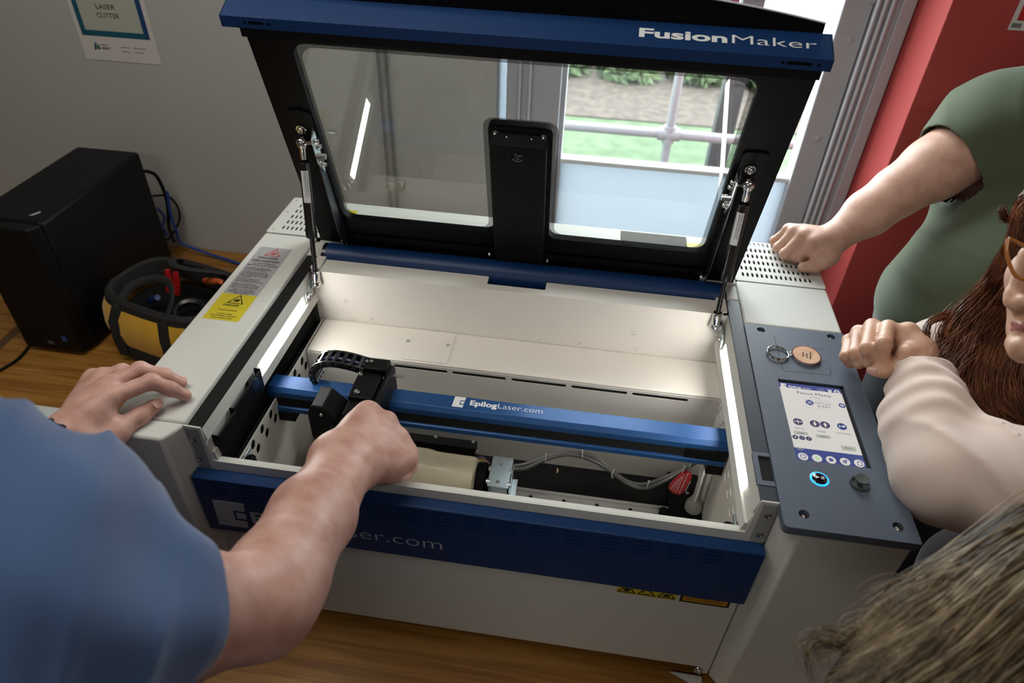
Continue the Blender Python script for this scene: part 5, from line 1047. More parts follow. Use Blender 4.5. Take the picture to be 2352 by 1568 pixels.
band('bag_base', [(0.170, 0.112, 0.001), (0.182, 0.126, 0.008), (0.182, 0.128, 0.045), (0.180, 0.126, 0.050)], NYL, cap=True)
band('bag_canvas', [(0.180, 0.126, 0.048), (0.184, 0.133, 0.085), (0.180, 0.127, 0.125), (0.168, 0.113, 0.152)], YEL)
band('bag_rim', [(0.170, 0.115, 0.149), (0.166, 0.111, 0.164), (0.158, 0.102, 0.171), (0.150, 0.094, 0.166), (0.144, 0.088, 0.12)], NYL)
MB().add(ring(0.150, 0.098, 0.100), [tuple(range(32))]).build('bag_inner', MATTE, G)
def side_strap(x, s_):
    P = [gp(x, s_*0.131, 0.02), gp(x*1.0, s_*0.1335, 0.07), gp(x*0.97, s_*0.130, 0.118), gp(x*0.85, s_*0.113, 0.158)]
    b = MB(); b.tube(P, 0.013, 8, flat=0.14, up=(0, 1, 0)); b.build('bag_strap', NYL, G)
for s_ in (-1, 1):
    for x in (-0.085, 0.075): side_strap(x, s_)
b = MB(); b.tube([gp(-0.186, -0.045, 0.02), gp(-0.186, -0.045, 0.07), gp(-0.183, -0.043, 0.118), gp(-0.170, -0.038, 0.160)], 0.013, 8, flat=0.16, up=(1, 0, 0)); b.build('bag_strap', NYL, G)
for s_ in (-1, 1):
    P = smooth_path([gp(-0.075, s_*0.110, 0.155), gp(-0.066, s_*0.070, 0.188), gp(-0.030, s_*0.036, 0.202), gp(0.02, s_*0.032, 0.204), gp(0.058, s_*0.066, 0.188), gp(0.066, s_*0.110, 0.155)], 6)
    MB().tube(P, 0.010, 8, flat=0.35, up=(0, 1, 0)).build('bag_handle', NYL, G)
def tool(name, p, q, r, m, lab):
    p = (p[0], p[1], p[2]-0.012); q = (q[0], q[1], q[2]-0.012)
    tag(MB().tube([gp(*p), gp(*[(a+b_)/2 for a, b_ in zip(p, q)]), gp(*q)], [r*0.8, r, r*0.7], 10).build(name, m), lab, 'tool', 'red plier handles in the tool bag' if name == 'pliers' else None)
RH = mat('red_grip', (0.40, 0.01, 0.01), 0.4)
tool('pliers', (-0.055, 0.02, 0.135), (-0.050, 0.03, 0.195), 0.009, RH, 'red plier handle standing in the tool bag, nearer the computer')
tool('pliers', (-0.030, 0.02, 0.135), (-0.024, 0.03, 0.196), 0.009, RH, 'red plier handle standing in the tool bag, nearer the machine')
tool('screwdriver', (-0.070, -0.03, 0.135), (-0.030, -0.035, 0.160), 0.010, mat('blue_grip', (0.01, 0.03, 0.12), 0.4), 'blue handled screwdriver lying in the tool bag')
tool('extension_lead', (0.02, 0.07, 0.160), (0.085, 0.06, 0.182), 0.009, mat('orange_rubber', (0.55, 0.10, 0.02), 0.5), 'orange handled tool lying across the far side of the tool bag')
tool('steel_rule', (-0.11, 0.06, 0.155), (-0.075, 0.045, 0.178), 0.005, STEEL, 'shiny steel tool at the left end of the tool bag')
b = MB(); b.torus(gp(0.055, -0.03, 0.125), (0.2, -0.3, 1), 0.034, 0.010, 24, 8); tag(b.build('cable_coil', GLOSSB), 'coiled glossy black cable inside the tool bag', 'cable')
# ================================================================ people: implicit surfaces -> one smooth mesh
def V3(p): return np.array([float(p[0]), float(p[1]), float(p[2])])
def sdf_mesh(groups, vox, fold=None, pad=0.012):
    """groups: (k_out, k_in, [prims]); prim = (a, b, ra, rb) tapered capsule or ('e', c, radii, R3x3) ellipsoid. Returns verts, quads"""
    lo = np.full(3, 1e9); hi = np.full(3, -1e9)
    for _, _, ps in groups:
        for p in ps:
            if isinstance(p[0], str): c = V3(p[1]); r = max(p[2]); lo = np.minimum(lo, c-r); hi = np.maximum(hi, c+r)
            else:
                for q, r in ((p[0], p[2]), (p[1], p[3])): lo = np.minimum(lo, V3(q)-r); hi = np.maximum(hi, V3(q)+r)
    lo -= pad; hi += pad; n = np.ceil((hi-lo)/vox).astype(int)+1
    ax = [lo[i]+vox*np.arange(n[i]) for i in range(3)]
    D = np.full(n, 0.05, np.float32)
    def prim(p, tgt, k, m):
        if isinstance(p[0], str): c = V3(p[1]); r = max(p[2]); a0 = c-r-m; a1 = c+r+m
        else:
            A, B = V3(p[0]), V3(p[1]); R = max(p[2], p[3]); a0 = np.minimum(A, B)-R-m; a1 = np.maximum(A, B)+R+m
        i0 = np.clip(np.floor((a0-lo)/vox).astype(int), 0, n-1); i1 = np.clip(np.ceil((a1-lo)/vox).astype(int)+1, 1, n)
        X = ax[0][i0[0]:i1[0]][:, None, None]; Y = ax[1][i0[1]:i1[1]][None, :, None]; Z = ax[2][i0[2]:i1[2]][None, None, :]
        if isinstance(p[0], str):
            Rm = np.array(p[3]) if len(p) > 3 else np.eye(3); q = [(X-c[0]), (Y-c[1]), (Z-c[2])]; rr = p[2]
            e = [(Rm[j][0]*q[0]+Rm[j][1]*q[1]+Rm[j][2]*q[2])/rr[j] for j in range(3)]
            L1 = np.sqrt(e[0]**2+e[1]**2+e[2]**2); L2 = np.sqrt((e[0]/rr[0])**2+(e[1]/rr[1])**2+(e[2]/rr[2])**2)+1e-9
            d = L1*(L1-1)/L2
        else:
            ab = B-A; l2 = max(float(ab@ab), 1e-12); t = np.clip(((X-A[0])*ab[0]+(Y-A[1])*ab[1]+(Z-A[2])*ab[2])/l2, 0, 1)
            d = np.sqrt((X-A[0]-t*ab[0])**2+(Y-A[1]-t*ab[1])**2+(Z-A[2]-t*ab[2])**2)-(p[2]+(p[3]-p[2])*t)
        s = tgt[i0[0]:i1[0], i0[1]:i1[1], i0[2]:i1[2]]
        h = np.maximum(k-np.abs(s-d), 0)/k
        tgt[i0[0]:i1[0], i0[1]:i1[1], i0[2]:i1[2]] = np.minimum(s, d)-h*h*k*0.25
    for ko, ki, ps in groups:
        if ki is None:
            for p in ps: prim(p, D, ko, 0.05)
        else:
            G_ = np.full(n, 0.05, np.float32)
            for p in ps: prim(p, G_, ki, 0.02)
            h = np.maximum(ko-np.abs(D-G_), 0)/ko; D = np.minimum(D, G_)-h*h*ko*0.25
    if fold is not None:
        D = D+fold(ax[0][:, None, None], ax[1][None, :, None], ax[2][None, None, :]).astype(np.float32)
    # surface nets
    m = [D[i:n[0]-1+i, j:n[1]-1+j, k:n[2]-1+k] for i in (0, 1) for j in (0, 1) for k in (0, 1)]
    off = np.array([(i, j, k) for i in (0, 1) for j in (0, 1) for k in (0, 1)], float)
    neg = sum((c < 0).astype(np.int8) for c in m); act = (neg > 0) & (neg < 8)
    idx = np.argwhere(act); vals = np.stack([c[act] for c in m], 1)
    acc = np.zeros((len(idx), 3)); cnt = np.zeros(len(idx))
    for a in range(8):
        for b in range(a+1, 8):
            if np.abs(off[a]-off[b]).sum() != 1: continue
            va, vb = vals[:, a], vals[:, b]; mk = (va < 0) != (vb < 0)
            t = np.where(mk, va/np.where(mk, va-vb, 1), 0)[:, None]
            acc += np.where(mk[:, None], off[a]+t*(off[b]-off[a]), 0); cnt += mk
    P = lo+(idx+acc/cnt[:, None])*vox
    vid = -np.ones(act.shape, np.int64); vid[act] = np.arange(len(idx)); F_ = []
    S = D < 0
    for d_ in range(3):
        u_, v_ = (d_+1) % 3, (d_+2) % 3
        sl0 = [slice(None)]*3; sl1 = [slice(None)]*3; sl0[d_] = slice(0, -1); sl1[d_] = slice(1, None)
        ch = S[tuple(sl0)] != S[tuple(sl1)]; e = np.argwhere(ch); sg = S[tuple(sl0)][ch]
        ok = (e[:, u_] > 0) & (e[:, v_] > 0) & (e[:, u_] < n[u_]-1) & (e[:, v_] < n[v_]-1); e = e[ok]; sg = sg[ok]
        q = []
        for du, dv in ((0, 0), (-1, 0), (-1, -1), (0, -1)):
            w = e.copy(); w[:, u_] += du; w[:, v_] += dv; q.append(vid[w[:, 0], w[:, 1], w[:, 2]])
        q = np.stack(q, 1); q[sg] = q[sg][:, ::-1]; F_.append(q)
    F_ = np.concatenate(F_); F_ = F_[(F_ >= 0).all(1)]
    return P, F_
def mesh_from(name, parts, material, parent, sm=2):
    vs = []; fs = []; o = 0
    for P, F_ in parts: vs.append(P); fs.append(F_+o); o += len(P)
    P = np.concatenate(vs); F_ = np.concatenate(fs)
    # a little Laplacian smoothing
    for _ in range(sm):
        a = np.zeros_like(P); c = np.zeros(len(P))
        for i, j in ((0, 1), (1, 2), (2, 3), (3, 0)):
            np.add.at(a, F_[:, i], P[F_[:, j]]); np.add.at(c, F_[:, i], 1); np.add.at(a, F_[:, j], P[F_[:, i]]); np.add.at(c, F_[:, j], 1)
        c[c == 0] = 1; P = P*0.4+0.6*a/c[:, None]
    org = np.array(_org(parent)); me = bpy.data.meshes.new(name); Q = P-org
    me.vertices.add(len(Q)); me.vertices.foreach_set('co', Q.astype(np.float32).ravel())
    me.loops.add(len(F_)*4); me.loops.foreach_set('vertex_index', F_[:, ::-1].astype(np.int32).ravel())
    me.polygons.add(len(F_)); me.polygons.foreach_set('loop_start', np.arange(0, len(F_)*4, 4, dtype=np.int32))
    me.update(calc_edges=True); me.validate()
    o_ = link(name, me, material, parent, _org(parent), smooth=False)
    me.polygons.foreach_set('use_smooth', [True]*len(me.polygons)); return o_
def cut_open(P, F_, o, axis, rad):
    """trim the mesh to the side axis>0 of the plane through o (only within rad of o), hem lying in the plane"""
    s = (P-o)@axis; near = np.linalg.norm(P-o, axis=1) < rad; neg = near & (s < 0)
    keep = ~neg[F_].all(1); P = P.copy(); P[neg] -= s[neg][:, None]*axis
    return P, F_[keep]
def skin(name, c1, c2, c3, rough=0.42):
    m = bpy.data.materials.new(name); m.use_nodes = True; N = m.node_tree.nodes; L = m.node_tree.links; b = N['Principled BSDF']
    tc = N.new('ShaderNodeTexCoord'); n = N.new('ShaderNodeTexNoise'); n.inputs['Scale'].default_value = 38; n.inputs['Detail'].default_value = 6; L.new(tc.outputs['Object'], n.inputs['Vector'])
    cr = N.new('ShaderNodeValToRGB'); cr.color_ramp.elements[0].position = 0.32; cr.color_ramp.elements[0].color = c1+(1,); cr.color_ramp.elements[1].position = 0.68; cr.color_ramp.elements[1].color = c3+(1,); cr.color_ramp.elements.new(0.5).color = c2+(1,)
    L.new(n.outputs['Fac'], cr.inputs[0]); L.new(cr.outputs[0], b.inputs['Base Color']); b.inputs['Roughness'].default_value = rough; b.inputs['Specular IOR Level'].default_value = 0.35
    b.inputs['Subsurface Weight'].default_value = 0.12; b.inputs['Subsurface Radius'].default_value = (0.008, 0.003, 0.0015); b.inputs['Subsurface Scale'].default_value = 1.0
    n2 = N.new('ShaderNodeTexNoise'); n2.inputs['Scale'].default_value = 260; n2.inputs['Detail'].default_value = 5; L.new(tc.outputs['Object'], n2.inputs['Vector'])
    v = N.new('ShaderNodeTexVoronoi'); v.inputs['Scale'].default_value = 700; L.new(tc.outputs['Object'], v.inputs['Vector'])
    ad = N.new('ShaderNodeMath'); ad.operation = 'MULTIPLY_ADD'; L.new(v.outputs['Distance'], ad.inputs[0]); ad.inputs[1].default_value = 0.4; L.new(n2.outputs['Fac'], ad.inputs[2])
    bp = N.new('ShaderNodeBump'); bp.inputs['Strength'].default_value = 0.25; bp.inputs['Distance'].default_value = 0.0008; L.new(ad.outputs[0], bp.inputs['Height']); L.new(bp.outputs[0], b.inputs['Normal'])
    return m
def cloth(name, col, weave=900, bump=0.35, var=0.05, sheen=0.25):
    m = mat(name, col, 0.85, bump=bump, bscale=weave, var=var, vscale=14, sheen=sheen, spec=0.2); return m
SKM = skin('skin_ruddy', (0.44, 0.225, 0.18), (0.52, 0.29, 0.235), (0.59, 0.35, 0.295))
SKG = skin('skin_fair', (0.50, 0.29, 0.215), (0.57, 0.34, 0.26), (0.62, 0.39, 0.305))
SKC = skin('skin_warm', (0.46, 0.25, 0.165), (0.54, 0.31, 0.21), (0.60, 0.36, 0.255))
NAIL = mat('fingernail', (0.56, 0.33, 0.27), 0.35, spec=0.4)
def fingers(chains, radii, tipk=0.004, ko=0.0035):
    """chains: lists of 4 joints (knuckle, mid, end, tip)"""
    g = []
    for ch, r in zip(chains, radii):
        ps = []
        rr = [r*1.12, r*1.0, r*0.92, r*0.80]
        for i in range(len(ch)-1): ps.append((ch[i], ch[i+1], rr[i]*(0.96 if i else 1.0), rr[i+1]*1.0))
        for i in range(1, len(ch)-1): ps.append((ch[i], ch[i], rr[i]*1.06, rr[i]*1.06))
        g.append((ko, tipk, ps))
    return g
def nail(parent, c, nrm, along, w=0.0062, l=0.0070, m=None):
    nrm = Vector(tuple(nrm)).normalized(); al = Vector(tuple(along)); al = (al-nrm*al.dot(nrm)).normalized(); si = nrm.cross(al); b = MB(); n_ = 16; vs = []; fs = []
    for j in range(5):
        r = (j+1)/5
        for i in range(n_):
            t = 2*math.pi*i/n_; x = math.copysign(abs(math.cos(t))**0.7, math.cos(t))*w*r; y = math.copysign(abs(math.sin(t))**0.7, math.sin(t))*l*r
            vs.append(tuple(Vector(tuple(c))+si*x+al*y+nrm*(0.0012-0.0016*(x/w)**2*1.3-0.0004*r)))
    vs.append(tuple(Vector(tuple(c))+nrm*0.0012)); T_ = len(vs)-1
    for j in range(4):
        for i in range(n_): fs.append((j*n_+i, j*n_+(i+1) % n_, (j+1)*n_+(i+1) % n_, (j+1)*n_+i))
    for i in range(n_): fs.append((T_, i, (i+1) % n_))
    b.add(vs, fs); return b.build('fingernail', m or NAIL, parent)
def Z(px, py, z): return V3(at(px, py, z=z))
def Dp(px, py, D): return V3(dep(px, py, D))
def mix(a, b, t): return a+(b-a)*t
def strands(name, guides, n, spread, r, m, parent, seg=14, curl=0.0, seed=1, cf=30.0, taper=True):
    """hair: thin tapering tubes scattered about guide curves (lists of points); spread per guide start/end"""
    rng = np.random.default_rng(seed); VV = []; FF = []; o = 0; k = 3
    G_ = []
    for g in guides:
        g = np.array([V3(p) for p in g]); t = np.linspace(0, len(g)-1, seg); i = np.minimum(t.astype(int), len(g)-2); f = (t-i)[:, None]
        p0 = g[np.maximum(i-1, 0)]; p1 = g[i]; p2 = g[i+1]; p3 = g[np.minimum(i+2, len(g)-1)]
        G_.append(0.5*((2*p1)+(p2-p0)*f+(2*p0-5*p1+4*p2-p3)*f*f+(3*p1-p0-3*p2+p3)*f**3))
    G_ = np.array(G_)
    for s in range(n):
        a = rng.integers(len(G_)); b = min(max(a+rng.integers(-1, 2), 0), len(G_)-1); w = rng.random()
        c = G_[a]*(1-w)+G_[b]*w; u_ = np.linspace(0, 1, seg)[:, None]
        d0 = rng.normal(0, 1, 3); d1 = rng.normal(0, 1, 3); ph = (a+w*(b-a))*0.55+rng.normal(0, 0.35); am = curl*(0.6+0.6*rng.random())
        sp = spread[0]+(spread[1]-spread[0])*u_
        e = np.array(_r)*0.8+rng.normal(0, 0.3, 3); e2 = np.array(_u)*0.8+rng.normal(0, 0.3, 3)
        c = c+sp*(d0*(1-u_)*0.7+d1*u_*0.7)+am*u_*(np.sin(u_*cf*0.35+ph)*e+np.cos(u_*cf*0.28+ph)*e2)
        L_ = 0.55+0.45*rng.random(); c = np.array([c[0]*(1-0)+0*c[0] for _ in range(1)]+list(c[1:])) if L_ > 2 else c
        T = np.gradient(c, axis=0); T /= np.linalg.norm(T, axis=1)[:, None]+1e-9
        ref = np.array([0.3, 0.2, 0.93]); A = np.cross(T, ref); A /= np.linalg.norm(A, axis=1)[:, None]+1e-9; B = np.cross(T, A)
        rr = r*(0.7+0.6*rng.random())*(1-0.8*u_**2) if taper else r*np.ones_like(u_)
        for q in range(k): VV.append(c+rr*(A*math.cos(2.094*q)+B*math.sin(2.094*q)))
        for q in range(k):
            q2 = (q+1) % k; i = np.arange(seg-1)
            FF.append(np.stack([o+q*seg+i, o+q*seg+i+1, o+q2*seg+i+1, o+q2*seg+i], 1))
        o += k*seg
    ms = m if isinstance(m, list) else [m]
    o_ = mesh_from(name, [(np.concatenate(VV), np.concatenate(FF))], ms[0], parent, sm=0)
    for q in ms[1:]: o_.data.materials.append(q)
    if len(ms) > 1:
        per = 3*(seg-1); mi = np.repeat(rng.integers(0, len(ms), n), per).astype(np.int32)
        if len(mi) == len(o_.data.polygons): o_.data.polygons.foreach_set('material_index', mi)
    return o_
def hairmat(name, cols, rough=0.35, sc=60):
    m = noisy(name, cols, sc, rough); return m
# ---------------------------------------------------------------- man in the blue shirt
A_ = root('person', (-0.62, -0.95, FLOOR), 'person in a blue short sleeved shirt, one hand on the machine lid edge, the other reaching inside', 'person')
A_['label'] = 'person in a blue short sleeved shirt reaching into the open machine'
# right arm (reaching in)
wr = Z(790, 1062, 0.452); el = Z(598, 1392, 0.545); sh = Dp(-30, 1460, 0.46)
kn = [Z(848, 946, 0.440), Z(890, 966, 0.440), Z(918, 1005, 0.428), Z(932, 1047, 0.412)]
dn = np.array([0.03, 0.02, -1.0]); hd = (kn[1]-wr)/np.linalg.norm(kn[1]-wr)
ch = []
for i, k_ in enumerate(kn):
    q_ = (1, 1, 0.95, 0.8)[i]; a = k_+(hd*0.010+dn*0.034)*q_; b = a+(dn*0.010-hd*0.024)*q_; c = b+(-hd*0.014-dn*0.012)*q_; ch.append([k_, a, b, c])
ps = [(wr, kn[i], 0.0260, 0.0140) for i in range(4)]+[(mix(kn[0], kn[3], 0.2)-hd*0.03, mix(kn[0], kn[3], 0.9)-hd*0.035, 0.022, 0.023)]
th0 = wr+hd*0.02+np.array([-0.018, 0.01, -0.012]); th = [th0, kn[0]+np.array([-0.012, -0.020, -0.034]), kn[0]+np.array([0.002, 0.008, -0.058]), kn[0]+np.array([0.012, 0.022, -0.074])]
sidev = np.cross(hd, np.array([0, 0, 1.0])); sidev /= np.linalg.norm(sidev)
ps += [(wr+sidev*0.013, wr-sidev*0.013, 0.0285, 0.0285), (wr-sidev*0.014, kn[0]-hd*0.008, 0.0265, 0.0150), (wr+sidev*0.012, kn[3]-hd*0.004, 0.0255, 0.0160)]
f1 = mix(wr, el, 0.45)
ps += [(wr+sidev*0.013, f1+sidev*0.008, 0.028, 0.0375), (wr-sidev*0.011, f1-sidev*0.010, 0.027, 0.0365), (f1+sidev*0.008, mix(wr, el, 0.88), 0.0375, 0.044), (f1-sidev*0.010, mix(wr, el, 0.88), 0.037, 0.044), (mix(wr, el, 0.85), el, 0.044, 0.042), (el, mix(el, sh, 0.4), 0.045, 0.052), (mix(el, sh, 0.4), sh, 0.052, 0.062)]
G1 = [(0.020, None, ps)]+fingers(ch, [0.0108, 0.0110, 0.0106, 0.0096])+[(0.006, 0.005, [(th[0], th[1], 0.016, 0.0125), (th[1], th[2], 0.0115, 0.0105), (th[2], th[3], 0.0105, 0.009)])]
part1 = sdf_mesh(G1, 0.0026)
# left arm, hand flat on the side cabinet
W2 = Z(158, 1000, 0.478); K2 = [Z(254, 912, 0.499), Z(250, 884, 0.500), Z(236, 866, 0.492), Z(215, 868, 0.480)]
c2 = [[K2[0], Z(347, 876, 0.4960), Z(392, 893, 0.4790), Z(426, 908, 0.4625)], [K2[1], Z(322, 848, 0.4990), Z(378, 862, 0.4800), Z(416, 879, 0.4622)],
      [K2[2], Z(281, 852, 0.4960), Z(318, 858, 0.4740), Z(340, 866, 0.4615)], [K2[3], Z(246, 862, 0.4780), Z(272, 868, 0.4660), Z(290, 875, 0.4610)]]
t2 = [Z(185, 1012, 0.470), Z(262, 992, 0.462), Z(322, 955, 0.4640), Z(351, 934, 0.4645)]
el2 = Dp(-60, 1290, 0.80); sh2 = Dp(-420, 1150, 0.62)
up = np.array([0, 0, 1.0]); d2 = (W2-el2)/np.linalg.norm(W2-el2); s2 = np.cross(d2, up); s2 /= np.linalg.norm(s2)
p2 = [(W2, K2[i], 0.0240, 0.0145) for i in range(4)]+[(W2, t2[1], 0.022, 0.019), (mix(W2, K2[0], 0.55), t2[1], 0.016, 0.016), (mix(W2, K2[1], 0.5)-up*0.004, mix(W2, K2[3], 0.5), 0.019, 0.016), (t2[0], mix(W2, K2[0], 0.7), 0.020, 0.013), (mix(W2, K2[0], 0.75)-up*0.008, mix(t2[0], t2[1], 0.75), 0.012, 0.015), (mix(W2, K2[3], 0.6)-up*0.01, mix(W2, K2[0], 0.6)-up*0.008, 0.018, 0.018),
      (Z(205, 1030, 0.468), Z(250, 1010, 0.462), 0.018, 0.016)]
p2 += [(W2+s2*0.009, W2-s2*0.009, 0.0245, 0.0245), (W2, mix(W2, el2, 0.5), 0.026, 0.040), (mix(W2, el2, 0.5), el2, 0.042, 0.044), (el2, mix(el2, sh2, 0.5), 0.045, 0.052), (mix(el2, sh2, 0.5), sh2, 0.052, 0.060)]
G2 = [(0.010, None, p2)]+fingers(c2, [0.0108, 0.0106, 0.0100, 0.0088])+[(0.008, 0.005, [(t2[0], t2[1], 0.0175, 0.0150), (t2[1], t2[2], 0.0135, 0.0125), (t2[2], t2[3], 0.0122, 0.0105)])]
part2 = sdf_mesh(G2, 0.0026)
# trunk, neck, head, legs (mostly outside the frame)
mid = (sh+sh2)/2; nk = mid+np.array([-0.02, -0.02, 0.10]); pel = np.array([mid[0]-0.04, mid[1]-0.12, 0.18]); hed = nk+np.array([0.03, 0.05, 0.15])
BT = [(0.04, None, [(sh, sh2, 0.070, 0.070), (mix(sh, mid, 0.5), pel+np.array([0.09, 0, 0]), 0.11, 0.12), (mix(sh2, mid, 0.5), pel-np.array([0.09, 0, 0]), 0.11, 0.12), (mid, nk, 0.07, 0.058), (nk, hed, 0.056, 0.060)]),
      (0.03, None, [('e', hed+np.array([0.0, 0.0, 0.05]), (0.078, 0.098, 0.118))])]
for s_ in (-1, 1):
    hip = pel+np.array([0.09*s_, 0, -0.05]); kn_ = hip+np.array([0.02*s_, 0.05, -0.42]); an = kn_+np.array([0, -0.04, -0.40]); 
    BT.append((0.03, None, [(hip, kn_, 0.095, 0.062), (kn_, an, 0.060, 0.042), (np.array([an[0], an[1], FLOOR+0.045]), np.array([an[0], an[1]+0.15, FLOOR+0.035]), 0.040, 0.030)]))
part3 = sdf_mesh(BT, 0.010)
body = mesh_from('body', [part1, part2, part3], SKM, A_)
tipd = c2[0][3]-c2[0][2]; nail(body, t2[3]+np.array([0.0085, 0.0015, 0.0072]), (0.62, 0.10, 0.70), t2[3]-t2[2], 0.0068, 0.0080)
nail(body, c2[1][3]+np.array([0.003, 0.002, 0.0062]), (0.45, 0.1, 0.88), c2[1][3]-c2[1][2], 0.0058, 0.0060)
# blue shirt: sleeve and trunk
sl = mix(el, sh, 0.36)
def rg(t, s=3.0): return (1-np.abs(np.sin(t)))**s
def folds_a(X, Y, Z_): return -0.0090*rg(40*(X*0.75+Y*0.25-Z_*0.65)+1.6*np.sin(9*X+7*Y)+1.0*np.sin(15*Z_), 2.5)*(0.55+0.45*np.sin(17*Y-9*X))+0.0060*np.sin(52*(X*0.55+Y*0.35-Z_*0.75)+3.0*np.sin(14*(X+Z_)+9*Y))*np.sin(19*(X-Y)+1.0)+0.0028*np.sin(95*(X*0.3+Y*0.8+Z_*0.4)+2*np.sin(20*X))
sa = (sh-sl)/np.linalg.norm(sh-sl)
GS = [(0.03, None, [(sl+sa*0.006, mix(sl, sh, 0.5), 0.0585, 0.080), (mix(sl, sh, 0.5), sh, 0.080, 0.098), (sh, sh2, 0.098, 0.090), (mix(sh, mid, 0.4), pel+np.array([0.10, 0, 0]), 0.145, 0.150), (mix(sh2, mid, 0.4), pel-np.array([0.10, 0, 0]), 0.145, 0.150),
      (mix(el2, sh2, 0.45), sh2, 0.066, 0.088)])]
Ps, Fs = sdf_mesh(GS, 0.0045, folds_a)
# cut the sleeve end open just short of the elbow, and the neck
Ps, Fs = cut_open(Ps, Fs, sl+sa*0.002, sa, 0.12)
ctr = Ps[Fs].mean(1); keep = np.linalg.norm(ctr-(nk+np.array([0, 0, 0.03])), axis=1) > 0.075
SHB = cloth('blue_jersey', (0.058, 0.105, 0.225), 1500, 0.25, 0.06)
shirt = mesh_from('shirt', [(Ps, Fs[keep])], SHB, A_); sol = shirt.modifiers.new('thickness', 'SOLIDIFY'); sol.thickness = 0.003
jn = []
for s_ in (-1, 1):
    hip = pel+np.array([0.09*s_, 0, -0.05]); kn_ = hip+np.array([0.02*s_, 0.05, -0.42]); an = kn_+np.array([0, -0.04, -0.40]); jn += [(hip, kn_, 0.108, 0.078), (kn_, an+np.array([0, 0, 0.05]), 0.076, 0.066)]
mesh_from('trousers', [sdf_mesh([(0.03, None, jn+[(pel+np.array([0.08, 0, 0.0]), pel-np.array([0.08, 0, 0.0]), 0.125, 0.125)])], 0.008)], cloth('navy_denim', (0.012, 0.025, 0.08)), A_)
mesh_from('hair', [sdf_mesh([(0.01, None, [('e', hed+np.array([-0.006, -0.012, 0.068]), (0.084, 0.098, 0.112))])], 0.006)], hairmat('hair_dark', [(0.02, 0.012, 0.008), (0.05, 0.03, 0.02)]), A_)
# watch
wc = mix(W2, el2, 0.13); wd_ = d2
MB().torus(wc, Vector(tuple(wd_)), 0.0290, 0.0065, 40, 8).build('watch_strap', GLOSSB, A_)
wq = wc+up*0.034; MB().lathe(wq, (0.1, 0.1, 1), [(0.020, -0.006), (0.022, -0.002), (0.021, 0.004), (0.018, 0.005)], 28).build('watch_case', GLOSSB, A_)
# arm hair
# ---------------------------------------------------------------- person in the green shirt
B_ = root('person', (0.95, 0.48, FLOOR), 'person in an olive green short sleeved shirt leaning one fist on the vented rear cover', 'person')
zf = 0.4536
def Q(px, py, D): return Dp(px, py, D)
wB = Z(1907, 553, 0.503)
KB = [Z(1868, 556, 0.5080), Z(1847, 540, 0.5110), Z(1828, 530, 0.5090), Z(1812, 527, 0.5010)]   # index .. little knuckles
MBj = [Z(1833, 589, 0.4720), Z(1804, 583, 0.4715), Z(1788, 569, 0.4700), Z(1779, 553, 0.4685)]
dw = (wB-KB[1])/np.linalg.norm(wB-KB[1])
EB = [m+dw*0.020+np.array([0, 0.003, -0.007]) for m in MBj]
TB_ = [m+dw*0.036+np.array([0, 0.004, -0.002]) for m in MBj]
tB = [Z(1908, 588, 0.486), Z(1893, 602, 0.478), Z(1870, 611, 0.4690), Z(1844, 613, 0.4655)]
elB = Q(2062, 440, 1.28); shB = Q(2300, 290, 1.28)
dB = (KB[1]-wB)/np.linalg.norm(KB[1]-wB)
pB = [(wB, k_, 0.0215, 0.0128) for k_ in KB]+[(tB[0], mix(wB, KB[0], 0.7), 0.017, 0.013)]+[(mix(wB, KB[0], 0.6), mix(wB, KB[3], 0.6), 0.017, 0.015), (wB, wB+(elB-wB)*0.08, 0.0255, 0.0270), (wB+(elB-wB)*0.08, mix(wB, elB, 0.55), 0.027, 0.042), (mix(wB, elB, 0.55), elB, 0.043, 0.046), (elB, mix(elB, shB, 0.35), 0.047, 0.058), (mix(elB, shB, 0.35), shB, 0.060, 0.070)]
GB_ = [(0.010, None, pB)]+fingers([list(q) for q in zip(KB, MBj, EB, TB_)], [0.0108, 0.0106, 0.0098, 0.0088], ko=0.003)+[(0.008, 0.005, [(mix(wB, KB[0], 0.2), tB[1], 0.016, 0.0130), (mix(MBj[0], KB[0], 0.5), tB[1], 0.008, 0.009), (tB[1], tB[2], 0.0130, 0.0122), (tB[2], tB[3], 0.0118, 0.0098)])]
pb1 = sdf_mesh(GB_, 0.0030)
chs = Q(2420, 400, 1.37); bly = Q(2345, 730, 1.30); shB2 = Q(2650, 380, 1.28); pelB = V3((chs[0]+0.02, chs[1]-0.05, 0.10)); hdB = V3((1.01, 0.580, 0.93))
BTb = [(0.05, None, [(shB, shB2, 0.075, 0.075), ('e', chs, (0.18, 0.10, 0.18)), ('e', bly, (0.19, 0.15, 0.18)), (bly, pelB, 0.15, 0.15), ((shB+shB2)/2, hdB, 0.065, 0.06), ('e', hdB, (0.078, 0.088, 0.115))])]
for s_ in (-1, 1):
    hip = pelB+np.array([0.09*s_, 0, -0.05]); kn_ = hip+np.array([0.02*s_, 0.02, -0.38]); an = np.array([kn_[0], kn_[1]-0.02, FLOOR+0.09])
    BTb.append((0.03, None, [(hip, kn_, 0.10, 0.065), (kn_, an, 0.062, 0.043), (np.array([an[0], an[1], FLOOR+0.045]), np.array([an[0]-0.12, an[1]-0.06, FLOOR+0.035]), 0.040, 0.030)]))
bodyB = mesh_from('body', [pb1, sdf_mesh(BTb, 0.010)], SKG, B_)
nail(bodyB, tB[3]+np.array([0.003, -0.0045, 0.0085]), (-0.05, -0.50, 0.86), tB[3]-tB[2], 0.0060, 0.0072)
slB = mix(elB, shB, 0.46); sb = (shB-slB)/np.linalg.norm(shB-slB)
